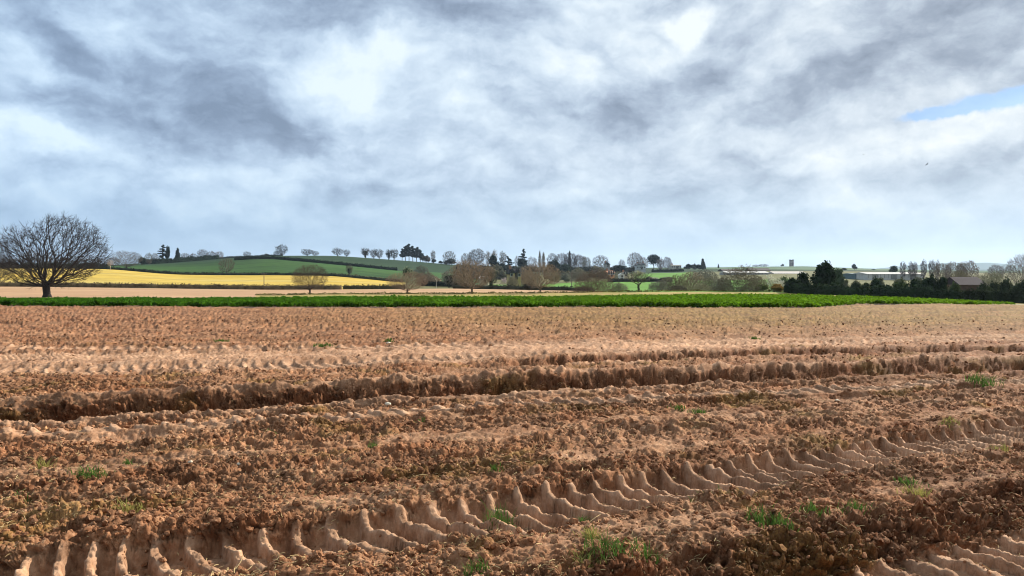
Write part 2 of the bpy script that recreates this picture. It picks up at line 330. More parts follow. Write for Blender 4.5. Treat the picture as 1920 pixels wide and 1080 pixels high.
def near_h(X, Y, full=True):
    """height of the ploughed soil above the lie of the land, and the dry crust mask"""
    h = .035 * perlin(X * .7, Y * .7, 1) + .03 * perlin(X * 1.9, Y * 1.9, 2)
    sx = (X * .92 + Y * .39); sy = (Y * .92 - X * .39)
    lowf = fbm(sx * .55, sy * 1.5, 4, 3); rough = np.clip(.86 + .85 * lowf, .22, 1.25)
    streak = fbm(sx * .9, sy * 5.5, 4, 12); h = h + .034 * streak * sstep(26, 18, Y)
    damp_shade = np.clip(.25 + .9 * fbm(sx * .8, sy * 2.2, 4, 13), 0, 1)
    rough = rough * (1 + .35 * sstep(19, 30, Y))
    rag = fbm(X * 4.5, Y * 4.5, 3, 60)
    rag2 = clods(X * 7, Y * 7, 61, .9) - .3
    ragp = .5 * (plates(X * 8, Y * 8, 62) + plates(X * 19, Y * 19, 63)) - .4
    zd, _, _ = TR[4].lookup(X, Y); zone = sstep(-1.0, -.5, zd + .4 * rag) * (1 - sstep(2.6, 3.6, zd + .8 * rag)) * (1 - sstep(3, 9, X))
    rough = rough * (1 - .55 * zone); crust = np.maximum(.72 * zone * np.clip(1 + .5 * perlin(X * 1.7, Y * 1.7, 64), .3, 1.3), .45 * sstep(.6, .2, rough) * sstep(26, 20, Y)); damp_shade = damp_shade * (1 - .8 * zone)
    for i, t in enumerate(TR):
        d, al, on = t.lookup(X, Y)
        dd = d + t.crumble * rag + (t.crumble * .4 * rag2 + t.crumble * .25 * ragp) * (d > 0)
        e = t.hw
        far_in = 1 - sstep(e, e + t.slope, dd); near_in = sstep(-e - .12, -e, dd)
        ins = far_in * near_in * on
        if i == 2: ins = ins * (1 - .55 * sstep(1, 7, X) - .25 * np.clip(perlin(X * .6, X * 0, 19), 0, 1))
        h = h - t.depth * ins
        if t.depth > .1:
            face = sstep(e - .05, e + .06, dd) * (1 - sstep(e + t.slope * .95, e + t.slope * 1.1, dd)) * on
            rough = rough * (1 - face) + face * 1.35; damp_shade = np.maximum(damp_shade, np.clip(face * 1.1 + ins * .75 * (i != 1), 0, 1)); crust = crust * (1 - face)  # shade of the rut faces and floors is painted into this mask
        if t.bank: h = h + t.bank * on * np.exp(-((d - e - t.slope - .16) / .2) ** 2) * (1 + .35 * rag)
        if t.nearb: h = h + t.nearb * on * np.exp(-((d + e + .14) / .13) ** 2)
        if t.lug:
            ls = min(t.slope, .14)
            q = np.clip((e + ls * .8 - d) / (2 * e + ls), 0, 1.05)        # 0 far edge, 1 near edge
            ph = al / t.pitch - (t.shift / t.pitch) * q ** 1.45 + .10 * perlin(X * 1.2, X * 0, 70) + .035 * perlin(X * 4, Y * 4, 75)
            fr = ph - np.floor(ph); hw_ = .15 + .07 * perlin(np.floor(ph) * 7.3, X * 0 + .5, 71)
            bar = sstep(0, .07, fr) * (1 - sstep(hw_ + .06, hw_ + .36, fr))
            m = sstep(e + ls, e + ls * .35, d) * sstep(-e - .05, -e + .10, d) * on
            wear = np.clip(1.05 + .35 * perlin(X * 1.3, Y * 1.3, 72), .5, 1.3) * (.78 + .4 * ((_hash(np.floor(ph), np.floor(ph) * 0 + i, 73) & 255) / 255))
            wear = wear * (1 + .12 * fbm(X * 9, Y * 9, 2, 74))
            if i < 2: am = t.lug * (1.65 - 1.15 * np.clip(q, 0, 1) ** 1.2)
            else: am = t.lug * (1 - .35 * q)
            h = h + am * (bar - .55) * m * wear
            damp_shade = damp_shade * (1 - .75 * m); crust = np.maximum(crust, m * (.55 + .45 * bar) * (.25 if i == 8 else 1))
            rough = rough * (1 - (.90 if i != 8 else .1) * m)
        if i in (2, 3):   # worn smooth floor and clean crest of the deep ruts
            fl = sstep(-e - .3, -e - .12, d) * (1 - sstep(e - .05, e, dd)) * on; rough = rough * (1 - .6 * fl)
            cr = np.exp(-((d - e - t.slope - .26) / .2) ** 2) * on * (.5 if i == 3 else 1); crust = np.maximum(crust, cr * .9); rough = rough * (1 - .7 * cr)
            nb = np.exp(-((d + e + .18) / .12) ** 2) * on * sstep(6, 1, X); crust = np.maximum(crust, nb * .8)
    # crumbs and clods, laid out along the slope of the banks
    mac = h; X0, Y0 = X, Y; Y = Y + 1.5 * mac
    wx = X + .05 * perlin(X * 3.1, Y * 3.1, 50) + .02 * perlin(X * 9, Y * 9, 51); wy = Y + .05 * perlin(X * 3.1, Y * 3.1, 52) + .02 * perlin(X * 9, Y * 9, 53)
    h = np.zeros_like(h)
    c1 = clods(wx * 5.5, wy * 5.5, 5, .45); c2 = clods(wx * 12, wy * 12, 6, .75); c3 = clods(wx * 26, wy * 26, 7, .85)
    pit = np.maximum(0, fbm(X * 8, Y * 8, 3, 9))
    fine = fbm(X * 20, Y * 20, 3, 8)
    lo = 1.0 + .5 * sstep(22, 30, Y)
    p1 = plates(wx * 6.5 + fine * .12, wy * 6.5, 15); p2 = plates(wx * 15 + fine * .2, wy * 15, 16); p3 = plates(wx * 34, wy * 34, 17)
    h = h + .86 * rough * (.022 * c1 + .016 * c2 * lo + .010 * c3 + .040 * p1 + .038 * p2 * lo + .020 * p3 - .085 * pit + .016 * fine - .025) + (1 - np.minimum(rough, 1)) * (.005 * fine + .004 * c3 + .004 * p2 + .004 * p3)
    Y = Y0
    # drill rows of the far part
    rows = sstep(22, 30, Y); mac = mac + rows * .035 * np.sin((Y + .03 * X + .25 * perlin(X * .1, Y * .3, 11)) * 2 * math.pi / 1.35)
    if full: return mac, h, np.clip(crust, 0, 1), rough, np.clip(damp_shade, 0, 1)
    return mac + h, np.clip(crust, 0, 1), rough, np.clip(damp_shade, 0, 1)

# ------------------------------------------------------------------ materials
def mat_new(name):
    m = bpy.data.materials.new(name); m.use_nodes = True; nt = m.node_tree; nt.nodes.clear()
    out = nt.nodes.new('ShaderNodeOutputMaterial'); return m, nt, out
def mk(nt, t, **k):
    n = nt.nodes.new(t)
    for a, b in k.items(): setattr(n, a, b)
    return n
def noise(nt, vec, scale, detail=4, rough=.55, dist=0):
    n = mk(nt, 'ShaderNodeTexNoise'); nt.links.new(vec, n.inputs['Vector']); n.inputs['Scale'].default_value = scale
    n.inputs['Detail'].default_value = detail; n.inputs['Roughness'].default_value = rough; n.inputs['Distortion'].default_value = dist; return n.outputs[0]
def ramp(nt, fac, stops):
    r = mk(nt, 'ShaderNodeValToRGB'); nt.links.new(fac, r.inputs[0]); e = r.color_ramp.elements
    e[0].position, e[0].color = stops[0][0], (*stops[0][1], 1); e[1].position, e[1].color = stops[-1][0], (*stops[-1][1], 1)
    for p, c in stops[1:-1]:
        q = e.new(p); q.color = (*c, 1)
    return r.outputs[0]
def mixc(nt, f, a, b, mode='MIX'):
    n = mk(nt, 'ShaderNodeMix', data_type='RGBA', blend_type=mode)
    if isinstance(f, (int, float)): n.inputs[0].default_value = f
    else: nt.links.new(f, n.inputs[0])
    for i, v in ((6, a), (7, b)):
        if isinstance(v, tuple): n.inputs[i].default_value = (*v, 1)
        else: nt.links.new(v, n.inputs[i])
    return n.outputs[2]
def principled(nt, out, col, rough=.95, bump=None, bstr=.5, bdist=.02, spec=.15):
    p = mk(nt, 'ShaderNodeBsdfPrincipled'); p.inputs['Roughness'].default_value = rough; p.inputs['Specular IOR Level'].default_value = spec
    if isinstance(col, tuple): p.inputs['Base Color'].default_value = (*col, 1)
    else: nt.links.new(col, p.inputs['Base Color'])
    if bump is not None:
        b = mk(nt, 'ShaderNodeBump'); b.inputs['Strength'].default_value = bstr; b.inputs['Distance'].default_value = bdist
        nt.links.new(bump, b.inputs['Height']); nt.links.new(b.outputs[0], p.inputs['Normal'])
    nt.links.new(p.outputs[0], out.inputs[0]); return p
def world_pos(nt): return mk(nt, 'ShaderNodeNewGeometry').outputs['Position']

def soil_material():
    m, nt, out = mat_new('ploughed_soil'); P = world_pos(nt)
    a = mk(nt, 'ShaderNodeAttribute', attribute_name='crust').outputs['Fac']
    st = mk(nt, 'ShaderNodeAttribute', attribute_name='straw').outputs['Fac']
    n1 = noise(nt, P, 1.3, 5); n2 = noise(nt, P, 34, 6, .65); n3 = noise(nt, P, 9, 5)
    crumb = ramp(nt, n2, [(.37, (.12, .055, .023)), (.5, (.35, .185, .098)), (.62, (.67, .43, .26))])
    crumb = mixc(nt, ramp(nt, n3, [(.35, (0, 0, 0)), (.62, (1, 1, 1))]), crumb, (.34, .18, .095))
    red = mixc(nt, ramp(nt, n1, [(.4, (0, 0, 0)), (.65, (1, 1, 1))]), crumb, mixc(nt, 1.0, crumb, (.95, .82, .74), 'MULTIPLY'))
    cr = ramp(nt, noise(nt, P, 14, 6, .6), [(.3, (.36, .20, .11)), (.55, (.55, .345, .215)), (.75, (.67, .45, .30))])
    col = mixc(nt, a, red, cr)
    sw = ramp(nt, noise(nt, P, 60, 4, .7), [(.42, (.17, .10, .030)), (.62, (.42, .285, .085))])
    col = mixc(nt, st, col, sw)
    mpx = mk(nt, 'ShaderNodeMapping'); nt.links.new(P, mpx.inputs[0]); mpx.inputs['Scale'].default_value = (3.2, .55, 1)
    col = mixc(nt, .85, col, ramp(nt, noise(nt, mpx.outputs[0], 1.6, 6, .72), [(.36, (.42, .37, .34)), (.5, (.76, .72, .69)), (.66, (1.12, 1.08, 1.03))]), 'MULTIPLY')
    mpr = mk(nt, 'ShaderNodeMapping'); nt.links.new(P, mpr.inputs[0]); mpr.inputs['Scale'].default_value = (.10, .85, 1)
    col = mixc(nt, .6, col, ramp(nt, noise(nt, mpr.outputs[0], 1.0, 5, .65), [(.38, (.72, .68, .66)), (.62, (1.12, 1.1, 1.08))]), 'MULTIPLY')
    dm = mk(nt, 'ShaderNodeAttribute', attribute_name='damp_shade').outputs['Fac']
    col = mixc(nt, dm, col, mixc(nt, 1.0, col, (.66, .58, .53), 'MULTIPLY'))  # darkens moist patches, and paints shade onto the rut cuts
    bh = noise(nt, P, 70, 8, .7)
    principled(nt, out, col, .95, bh, .8, .012, .1); return m
def field_material(name, c1, c2, scale=.3, stripes=0, stretch=(1, 1, 1), c3=None, speck=6.0, bump=.0):
    m, nt, out = mat_new(name); P = world_pos(nt)
    mp = mk(nt, 'ShaderNodeMapping'); nt.links.new(P, mp.inputs[0]); mp.inputs['Scale'].default_value = stretch
    n1 = noise(nt, mp.outputs[0], scale, 5, .6); n2 = noise(nt, mp.outputs[0], speck, 4, .6)
    col = ramp(nt, n1, [(.32, c1), (.68, c2)])
    if c3: col = mixc(nt, ramp(nt, noise(nt, mp.outputs[0], scale * .23, 3), [(.48, (0, 0, 0)), (.62, (.8, .8, .8))]), col, c3)
    col = mixc(nt, .8, col, ramp(nt, n2, [(.3, (.6, .6, .6)), (.7, (1.25, 1.25, 1.2))]), 'MULTIPLY')
    if stripes:
        wv = mk(nt, 'ShaderNodeTexWave', wave_type='BANDS', bands_direction='X'); mp2 = mk(nt, 'ShaderNodeMapping'); nt.links.new(P, mp2.inputs[0]); mp2.inputs['Rotation'].default_value = (0, 0, R(28)); nt.links.new(mp2.outputs[0], wv.inputs[0])
        wv.inputs['Scale'].default_value = stripes; wv.inputs['Distortion'].default_value = .6; wv.inputs['Detail'].default_value = 2
        col = mixc(nt, .5, col, ramp(nt, wv.outputs['Fac'], [(.0, (.72, .74, .7)), (.12, (1, 1, 1))]), 'MULTIPLY')
    principled(nt, out, col, .95, n2 if bump else None, bump, .1, .08); return m
def tint_material(name, rough=.9, translucent=0.0, var=.45, scale=3.0):
    """colour comes from the object's own colour, broken up by noise"""
    m, nt, out = mat_new(name); oi = mk(nt, 'ShaderNodeObjectInfo'); P = world_pos(nt)
    v = ramp(nt, noise(nt, P, scale, 3, .6), [(.3, (1 - var,) * 3), (.7, (1 + var,) * 3)])
    col = mixc(nt, 1.0, oi.outputs['Color'], v, 'MULTIPLY')
    if translucent:
        d = mk(nt, 'ShaderNodeBsdfDiffuse'); t = mk(nt, 'ShaderNodeBsdfTranslucent'); mx = mk(nt, 'ShaderNodeMixShader'); mx.inputs[0].default_value = translucent
        nt.links.new(col, d.inputs[0]); nt.links.new(col, t.inputs[0]); nt.links.new(d.outputs[0], mx.inputs[1]); nt.links.new(t.outputs[0], mx.inputs[2]); nt.links.new(mx.outputs[0], out.inputs[0])
    else: principled(nt, out, col, rough, spec=.12)
    return m
M = {}
M['soil'] = soil_material()
M['pale'] = field_material('pale_soil', (.34, .20, .11), (.46, .29, .165), .12, stretch=(.25, 1.6, 1), speck=1.2)
M['cropbed'] = field_material('crop_bed_soil', (.20, .12, .06), (.30, .18, .1))
M['verge'] = field_material('verge_grass', (.24, .20, .055), (.36, .27, .095), .4, stretch=(.3, 2.5, 1), speck=2)
M['yellow'] = field_material('yellow_field_cover', (.42, .28, .04), (.54, .38, .08), .05, 0.012, stretch=(.3, 1.5, 1), c3=(.46, .36, .12), speck=.5)
M['meadow'] = field_material('meadow_grass', (.075, .19, .022), (.12, .25, .035), .05, stretch=(.5, 1.5, 1), speck=.5)
M['hill'] = field_material('hillside_grass', (.013, .040, .008), (.040, .092, .013), .012, .010, stretch=(.6, 1.2, 1), c3=(.05, .13, .03), speck=.25)
M['upper'] = field_material('upper_field_grass', (.012, .035, .012), (.022, .050, .016), .01, .010, stretch=(.6, 1.2, 1), speck=.2)
M['rough'] = field_material('rough_grass', (.10, .105, .04), (.17, .155, .07), .05, speck=.4)
M['far'] = field_material('far_fields', (.05, .11, .05), (.09, .14, .07), .004, speck=.05)
M['twig'] = tint_material('bark_and_twigs', var=.25, scale=1.5)
M['leaf'] = tint_material('foliage', translucent=.3, var=.5, scale=.8)
M['crop'] = tint_material('crop_leaves', translucent=.5, var=.5, scale=1.1)
def crop_tone():  # brightening towards the sun side is painted into the leaf colour
    nt = M['crop'].node_tree; P = world_pos(nt); sp = mk(nt, 'ShaderNodeSeparateXYZ'); nt.links.new(P, sp.inputs[0]); mr = mk(nt, 'ShaderNodeMapRange'); nt.links.new(sp.outputs[0], mr.inputs[0])
    mr.inputs[1].default_value = -30; mr.inputs[2].default_value = 32; t = mixc(nt, mr.outputs[0], (.50, .62, .9), (1.15, .98, .9))
    for n in nt.nodes:
        if n.type in ('BSDF_DIFFUSE', 'BSDF_TRANSLUCENT'):
            src = n.inputs[0].links[0].from_socket; nt.links.new(mixc(nt, 1.0, src, t, 'MULTIPLY'), n.inputs[0])
crop_tone()
M['grass'] = tint_material('grass_blades', translucent=.35, var=.3, scale=20)
M['paint'] = tint_material('wall_finish', var=.12, scale=.8)

# ------------------------------------------------------------------ near ploughed field
def near_field():
    us = np.concatenate([np.linspace(-2.3, -.78, 30)[:-1], np.arange(-.78, .7801, 1.25 / 773), np.linspace(.78, 2.3, 30)[1:]])
    inv = np.concatenate([1 / np.array([.4, .8, 1.3, 1.8, 2.3]), np.linspace(1 / 2.8, 1 / 3.9, 60), np.linspace(1 / 3.9, 0, 680)[1:]])
    nr = len(inv); nc = len(us); px = CX + F * us
    Rmax = np.interp(px, _gx, TYS['R1']) + .6
    # rows end at the far edge: remap 1/Y so the last row reaches it
    I = np.empty((nr, nc)); k = 65
    I[:k] = inv[:k, None]
    # rows closer together where the deep ruts run
    t = np.linspace(0, 1, nr - k); dens = np.where((1 / inv[k] + 0 * t > 0) & (t > .52) & (t < .78), .5, 1.0); dens = dens * np.where(t > .92, 1.3, 1.0); t = np.concatenate([[0], np.cumsum(dens[:-1])]); t = (t / t[-1])[:, None]
    I[k:] = inv[k] + (1 / Rmax[None] - inv[k]) * t
    Y = 1 / I; X = us[None] * Y
    X = X.ravel(); Y = Y.ravel()
    z = land(X, Y); mac, det, crust, rough, damp_shade = near_h(X, Y)
    R1f = np.broadcast_to((Rmax - .6)[None], I.shape).ravel(); fd = 1 - sstep(-1.6, -.1, Y - R1f); mac = mac * fd + .01 * (1 - fd) - .03 * sstep(.0, .3, Y - R1f); det = det * fd
    M2 = mac.reshape(nr, nc); Yg = Y.reshape(nr, nc); g = np.zeros_like(M2); g[1:-1] = (M2[2:] - M2[:-2]) / (Yg[2:] - Yg[:-2]); g = np.clip(g, -1.6, 1.6).ravel(); g = np.where(Y > 20, 0, g)
    q_ = 1 / np.sqrt(1 + g * g); V = np.stack([X, Y - g * q_ * det * 1.3, z + mac + q_ * det], 1)
    idx = np.arange(nr * nc).reshape(nr, nc)
    q = np.stack([idx[:-1, :-1], idx[:-1, 1:], idx[1:, 1:], idx[1:, :-1]], -1).reshape(-1, 4)
    me = mesh_np('ploughed_field', V, [q], True)
    a = me.attributes.new('crust', 'FLOAT', 'POINT'); a.data.foreach_set('value', (crust * np.clip(1.1 - .2 * rough, 0, 1)).astype(np.float32))
    px = CX + F * X / Y
    straw = sstep(17, 32, Y) * sstep(200, 1500, px) * np.clip(.85 + .5 * fbm(X * .25, Y * .8, 3, 80), 0, .9)
    straw = np.maximum(straw, .55 * sstep(.2, .7, fbm(X * .8, Y * .8, 4, 81)) * sstep(22, 16, Y) * (1 - crust) * sstep(.5, .8, rough))
    straw = np.where(Y > 17, straw, straw)
    a = me.attributes.new('straw', 'FLOAT', 'POINT'); a.data.foreach_set('value', straw.astype(np.float32))
    a = me.attributes.new('damp_shade', 'FLOAT', 'POINT'); a.data.foreach_set('value', (damp_shade * (1 - .75 * crust)).astype(np.float32))
    o = obj('ploughed_field', me, M['soil']); tag(o, kind='structure')
    print('near verts', len(V))
near_field()
# same soil behind the camera
g = MB(); g.add([(-400, -300, -.02), (400, -300, -.02), (400, .41, -.02), (-400, .41, -.02)], [(0, 1, 2, 3)]); tag(g.build('field_behind', M['soil']), kind='structure')

# ------------------------------------------------------------------ fields beyond
def far_fields():
    px = np.unique(np.concatenate([np.linspace(-2600, -200, 60), np.arange(-200, 2121, 6.0), np.linspace(2120, 4500, 60), [480, 760, 900, 1130, 1190, 1300, 1480]]))
    KY, KZ = knots(px); nc = len(px)
    rows = []; bands = []
    steps = [3, 6, 6, 12, 14, 12, 12, 12, 8, 10]
    edges = list(range(3, 13))      # knot indices R1.. last
    for b in range(len(edges) - 1):
        y0, y1 = KY[edges[b]], KY[edges[b] + 1]
        for s in range(steps[b + 1]):
            rows.append(1 / (1 / y0 + (1 / y1 - 1 / y0) * s / steps[b + 1])); bands.append(b)
    rows.append(KY[12]); Y = np.array(rows); nr = len(Y); X = (px - CX)[None] / F * Y
    Z = land(X.ravel(), Y.ravel()).reshape(Y.shape)
    Z = Z + np.where(Y > 110, .12 * np.clip(Y / 400, 0, 1.5) * fbm(X * .02, Y * .02, 3, 90), 0)
    V = np.stack([X, Y, Z], -1).reshape(-1, 3); idx = np.arange(nr * nc).reshape(nr, nc)
    pm = (px[:-1] + px[1:]) / 2
    def cells(sel):   # sel(band, px) -> bool
        out = []
        for r in range(nr - 1):
            c = np.where([sel(bands[r], p) for p in pm])[0]
            if len(c): out.append(np.stack([idx[r, c], idx[r, c + 1], idx[r + 1, c + 1], idx[r + 1, c]], -1))
        return np.concatenate(out)
    # bands: 0 R1-R2, 1 R2-R3, 2 R3-R4, 3 R4-R6, 4 R6-R7, 5 R7-R8, 6 R8-R9, 7,8 beyond
    parts = [('crop_bed', M['cropbed'], lambda b, p: b == 0 and p < 1900), ('grass_verge', M['verge'], lambda b, p: (b == 1 and p >= 480) or (b == 0 and p >= 1900)),
        ('pale_field', M['pale'], lambda b, p: (b == 1 and p < 480) or (b == 2 and p < 1130)), ('meadow', M['meadow'], lambda b, p: (b == 2 and 1130 <= p < 1480) or (b == 3 and 900 <= p < 1480) or (b == 4 and 1190 < p < 1300)),
        ('yellow_field', M['yellow'], lambda b, p: b == 3 and p < 760), ('rough_pasture', M['rough'], lambda b, p: (b == 3 and 760 <= p < 900) or (b in (2, 3) and p >= 1480) or (b == 4 and (900 <= p <= 1190 or p >= 1300))),
        ('hillside_field', M['hill'], lambda b, p: b == 4 and p < 900), ('upper_field', M['upper'], lambda b, p: b == 5), ('far_country', M['far'], lambda b, p: b >= 6)]
    for name, m, sel in parts:
        f = cells(sel); u, inv = np.unique(f, return_inverse=True)
        me = mesh_np(name, V[u], [inv.reshape(-1, 4)], True); tag(obj(name, me, m), kind='structure')
far_fields()
# distant ridges
def distant_hill(name, pts, Y, depth, color):
    xs = np.array([p[0] for p in pts], float); ys = np.array([p[1] for p in pts], float)
    px = np.linspace(xs[0], xs[-1], 160); top = np.interp(px, xs, ys)
    kk = np.exp(-np.arange(-6, 7) ** 2 / 18.); kk /= kk.sum(); top = np.convolve(np.pad(top, 6, mode='edge'), kk, 'valid')
    H = (HOR - top) / F * Y + EYE; prof = [(-1, -.02), (-.7, .12), (-.4, .5), (-.15, .88), (0, 1), (.2, .85), (.6, .4), (1, -.02)]
    V = []
    for a, b in prof:
        Yr = Y + a * depth; X = (px - CX) / F * Y; V.append(np.stack([X, np.full_like(X, Yr) + 40 * perlin(X * .002, X * 0 + a * 3, 5), -12 + (H + 12) * b + 4 * perlin(X * .004, X * 0 + a * 4, 9) * (b > .1) * (b < 1)], 1))
    n = len(px); idx = np.arange(n * len(prof)).reshape(len(prof), n)
    q = np.stack([idx[:-1, :-1], idx[:-1, 1:], idx[1:, 1:], idx[1:, :-1]], -1).reshape(-1, 4)
    tag(obj(name, mesh_np(name, np.concatenate(V), [q], True), M['leaf'], color=color), kind='structure')
distant_hill('distant_hill', [(1600, 511), (1650, 503), (1700, 498), (1760, 494), (1785, 492), (1820, 494), (1845, 492), (1862, 492), (1890, 497), (1930, 501), (2100, 505), (2300, 511)], 7200, 900, (.06, .10, .07))
distant_hill('distant_ridge', [(900, 511.5), (1200, 508.5), (1500, 508), (1700, 506.5), (1850, 506), (2100, 507), (2500, 511)], 4200, 400, (.05, .09, .05))

# ------------------------------------------------------------------ vegetation builders
def cards(P, size, rg, flat=0.0):
    n = len(P); nrm = rg.normal(size=(n, 3)); nrm[:, 2] += flat * 2; nrm /= np.linalg.norm(nrm, axis=1)[:, None]
    t = np.cross(nrm, rg.normal(size=(n, 3))); t /= np.linalg.norm(t, axis=1)[:, None]; b = np.cross(nrm, t)
    s = (size * (.6 + .8 * rg.random(n)))[:, None] if np.ndim(size) == 0 else size[:, None]
    w = s * .55
    V = np.stack([P - t * s, P - b * w * .8 + nrm * s * .15, P + t * s, P + b * w], 1).reshape(-1, 3)
    return V, np.arange(4 * n).reshape(n, 4)
def prisms(P0, P1, r0, r1, n=3):
    d = P1 - P0; L = np.linalg.norm(d, axis=1) + 1e-9; d = d / L[:, None]
    ref = np.where(np.abs(d[:, 2:3]) < .9, np.array([[0, 0, 1.]]), np.array([[1., 0, 0]])); a = np.cross(d, ref); a /= np.linalg.norm(a, axis=1)[:, None]; b = np.cross(d, a)
    th = np.arange(n) * 2 * math.pi / n
    ring = a[:, None] * np.cos(th)[None, :, None] + b[:, None] * np.sin(th)[None, :, None]
    V = np.concatenate([P0[:, None] + ring * r0[:, None, None], P1[:, None] + ring * r1[:, None, None]], 1).reshape(-1, 3)
    base = (np.arange(len(P0)) * 2 * n)[:, None]; q = np.array([[k, (k + 1) % n, n + (k + 1) % n, n + k] for k in range(n)])
    return V, (base[:, :, None] + q[None]).reshape(-1, 4)
def ico(sub=1):
    import bmesh
    bm = bmesh.new(); bmesh.ops.create_icosphere(bm, subdivisions=sub, radius=1)
    V = np.array([v.co[:] for v in bm.verts]); Fc = np.array([[v.index for v in f.verts] for f in bm.faces]); bm.free(); return V, Fc
ICO2 = ico(2)
def grow(pts, root, trunk_top, bf=.35, nt=5, jitter=.01, rg=rng, stems=None):
    """greedy tree: joins every point to the nearest branch, favouring short ways to the root"""
    tr = [np.array(root) + (np.array(trunk_top) - np.array(root)) * k / nt + (rg.normal(size=3) * jitter if 0 < k else 0) for k in range(nt + 1)]
    nodes = list(tr); par = [-1] + list(range(nt))
    if stems is not None:
        for s in stems: nodes.append(np.array(s)); par.append(0)
    N = len(nodes) + len(pts); A = np.zeros((N, 3)); A[:len(nodes)] = nodes; pl = np.zeros(N)
    par = par + [0] * len(pts)
    for i in range(1, len(nodes)): pl[i] = pl[par[i]] + np.linalg.norm(A[i] - A[par[i]])
    top = np.array(trunk_top); order = np.argsort(np.linalg.norm(pts - top, axis=1)); n = len(nodes); low = 0 if stems is not None else max(1, nt - 2)
    for o in order:
        p = pts[o]; dd = np.linalg.norm(A[low:n] - p, axis=1); cost = dd * (1 + .0) + bf * pl[low:n]; j = int(np.argmin(cost)) + low
        A[n] = p; par[n] = j; pl[n] = pl[j] + dd[j - low]; n += 1
    return A, np.array(par), nt
def envelope(n, rg, kind, ratio, cb=.25):
    """points of the crown in a unit tall tree; cb = crown base height, ratio = width / height"""
    P = []
    clump = rg.normal(size=(11, 3)); clump /= np.linalg.norm(clump, axis=1)[:, None]
    while len(P) < n:
        q = rg.uniform(-1, 1, (n * 2, 3)); r = np.linalg.norm(q, axis=1); q = q[(r < 1) & (r > .05)]; r = np.linalg.norm(q, axis=1)
        if kind == 'dome': keep = rg.random(len(q)) < .10 + .90 * r ** 2.2; q = q[keep]
        elif kind == 'fan': w = .62 + .38 * (q[:, 2] + 1) / 2; q[:, 0] *= w; q[:, 1] *= w
        elif kind == 'column': q[:, 0] *= (1 - .55 * np.abs(q[:, 2])); q[:, 1] *= (1 - .55 * np.abs(q[:, 2]))
        elif kind == 'bush': q[:, 2] = np.abs(q[:, 2])
        u = q / np.maximum(np.linalg.norm(q, axis=1), 1e-6)[:, None]; near = (u @ clump.T).max(1)
        edge = .58 + .47 * near; ok = np.linalg.norm(q, axis=1) < edge; P.extend(q[ok])
    P = np.array(P[:n])
    lo, hi = (cb, 1.0) if kind != 'bush' else (.02, 1.0)
    if kind == 'bush': z = lo + P[:, 2] * (hi - lo)
    else: z = (lo + hi) / 2 + P[:, 2] * (hi - lo) / 2
    return np.stack([P[:, 0] * ratio / 2, P[:, 1] * ratio / 2, z], 1)
def bare(n, seed, kind='dome', ratio=1.0, cb=.25, trunk_r=.03, twig_r=.0035, bf=.35, twigs=2, lean=0, twl=.05, stems=0, gnarl=.0, offx=0):
    rg = np.random.default_rng(seed); P = envelope(n, rg, kind, ratio, cb); P[:, 0] += offx * np.clip(P[:, 2] * 2, 0, 1)
    top = (lean, 0, cb * .95 if kind != 'bush' else .06)
    if kind != 'bush' and cb < .2: top = (lean, 0, .22)
    if kind == 'column': top = (lean, 0, .7)
    st = [(math.cos(a) * .12 * ratio, math.sin(a) * .12 * ratio, .14) for a in rg.uniform(0, 6.28, stems)] if stems else None
    A, par, nt = grow(P, (0, 0, 0), top, bf, 5 if kind != 'column' else 9, .004, rg, st)
    N = len(A); cnt = np.zeros(N); kids = np.zeros(N, int)
    for i in range(N - 1, 0, -1): kids[par[i]] += 1
    area = np.where(kids == 0, 1.0, 0); A2 = A.copy()
    A2[nt + 1:] += rg.normal(size=(N - nt - 1, 3)) * gnarl
    order = np.argsort([-1 * 0 for _ in range(N)])
    depth = np.zeros(N, int)
    for i in range(1, N): depth[i] = depth[par[i]] + 1
    for i in np.argsort(-depth, kind='stable'):
        if i > 0 : area[par[i]] += area[i]
    r = (area / area[0]) ** .47 * trunk_r; r = np.maximum(r, twig_r)
    e = np.arange(1, N); P0 = A2[par[e]]; P1 = A2[e]; r1 = r[e]; r0 = np.minimum(r[par[e]], r1 * 1.25)
    istr = e <= nt; r0[istr] = r[par[e[istr]]]; r0[0] = trunk_r * 1.35
    # twigs at the thin ends
    thin = e[(r1 < twig_r * 2.6)]; tw = np.repeat(thin, twigs); dirs = A2[tw] - A2[par[tw]]; dirs /= np.linalg.norm(dirs, axis=1)[:, None] + 1e-9
    dirs = dirs + rg.normal(size=dirs.shape) * .55; dirs[:, 2] += .18; dirs /= np.linalg.norm(dirs, axis=1)[:, None]
    T0 = A2[tw] * 1.0; T1 = T0 + dirs * (twl * (.5 + rg.random(len(tw))))[:, None]
    # crown mesh
    ce = ~istr
    V1, F1 = prisms(P0[ce], P1[ce], r0[ce], r1[ce], 3)
    V2, F2 = prisms(T0, T1, np.full(len(tw), twig_r), np.full(len(tw), twig_r * .45), 3)
    crown = mesh_np('crown', np.concatenate([V1, V2]), [np.concatenate([F1, F2 + len(V1)])], True)
    V3, F3 = prisms(P0[istr], P1[istr], r0[istr], r1[istr], 7); trunk = mesh_np('trunk', V3, [F3], True)
    for m_ in (crown, trunk): m_.materials.append(M['twig'])
    return crown, trunk
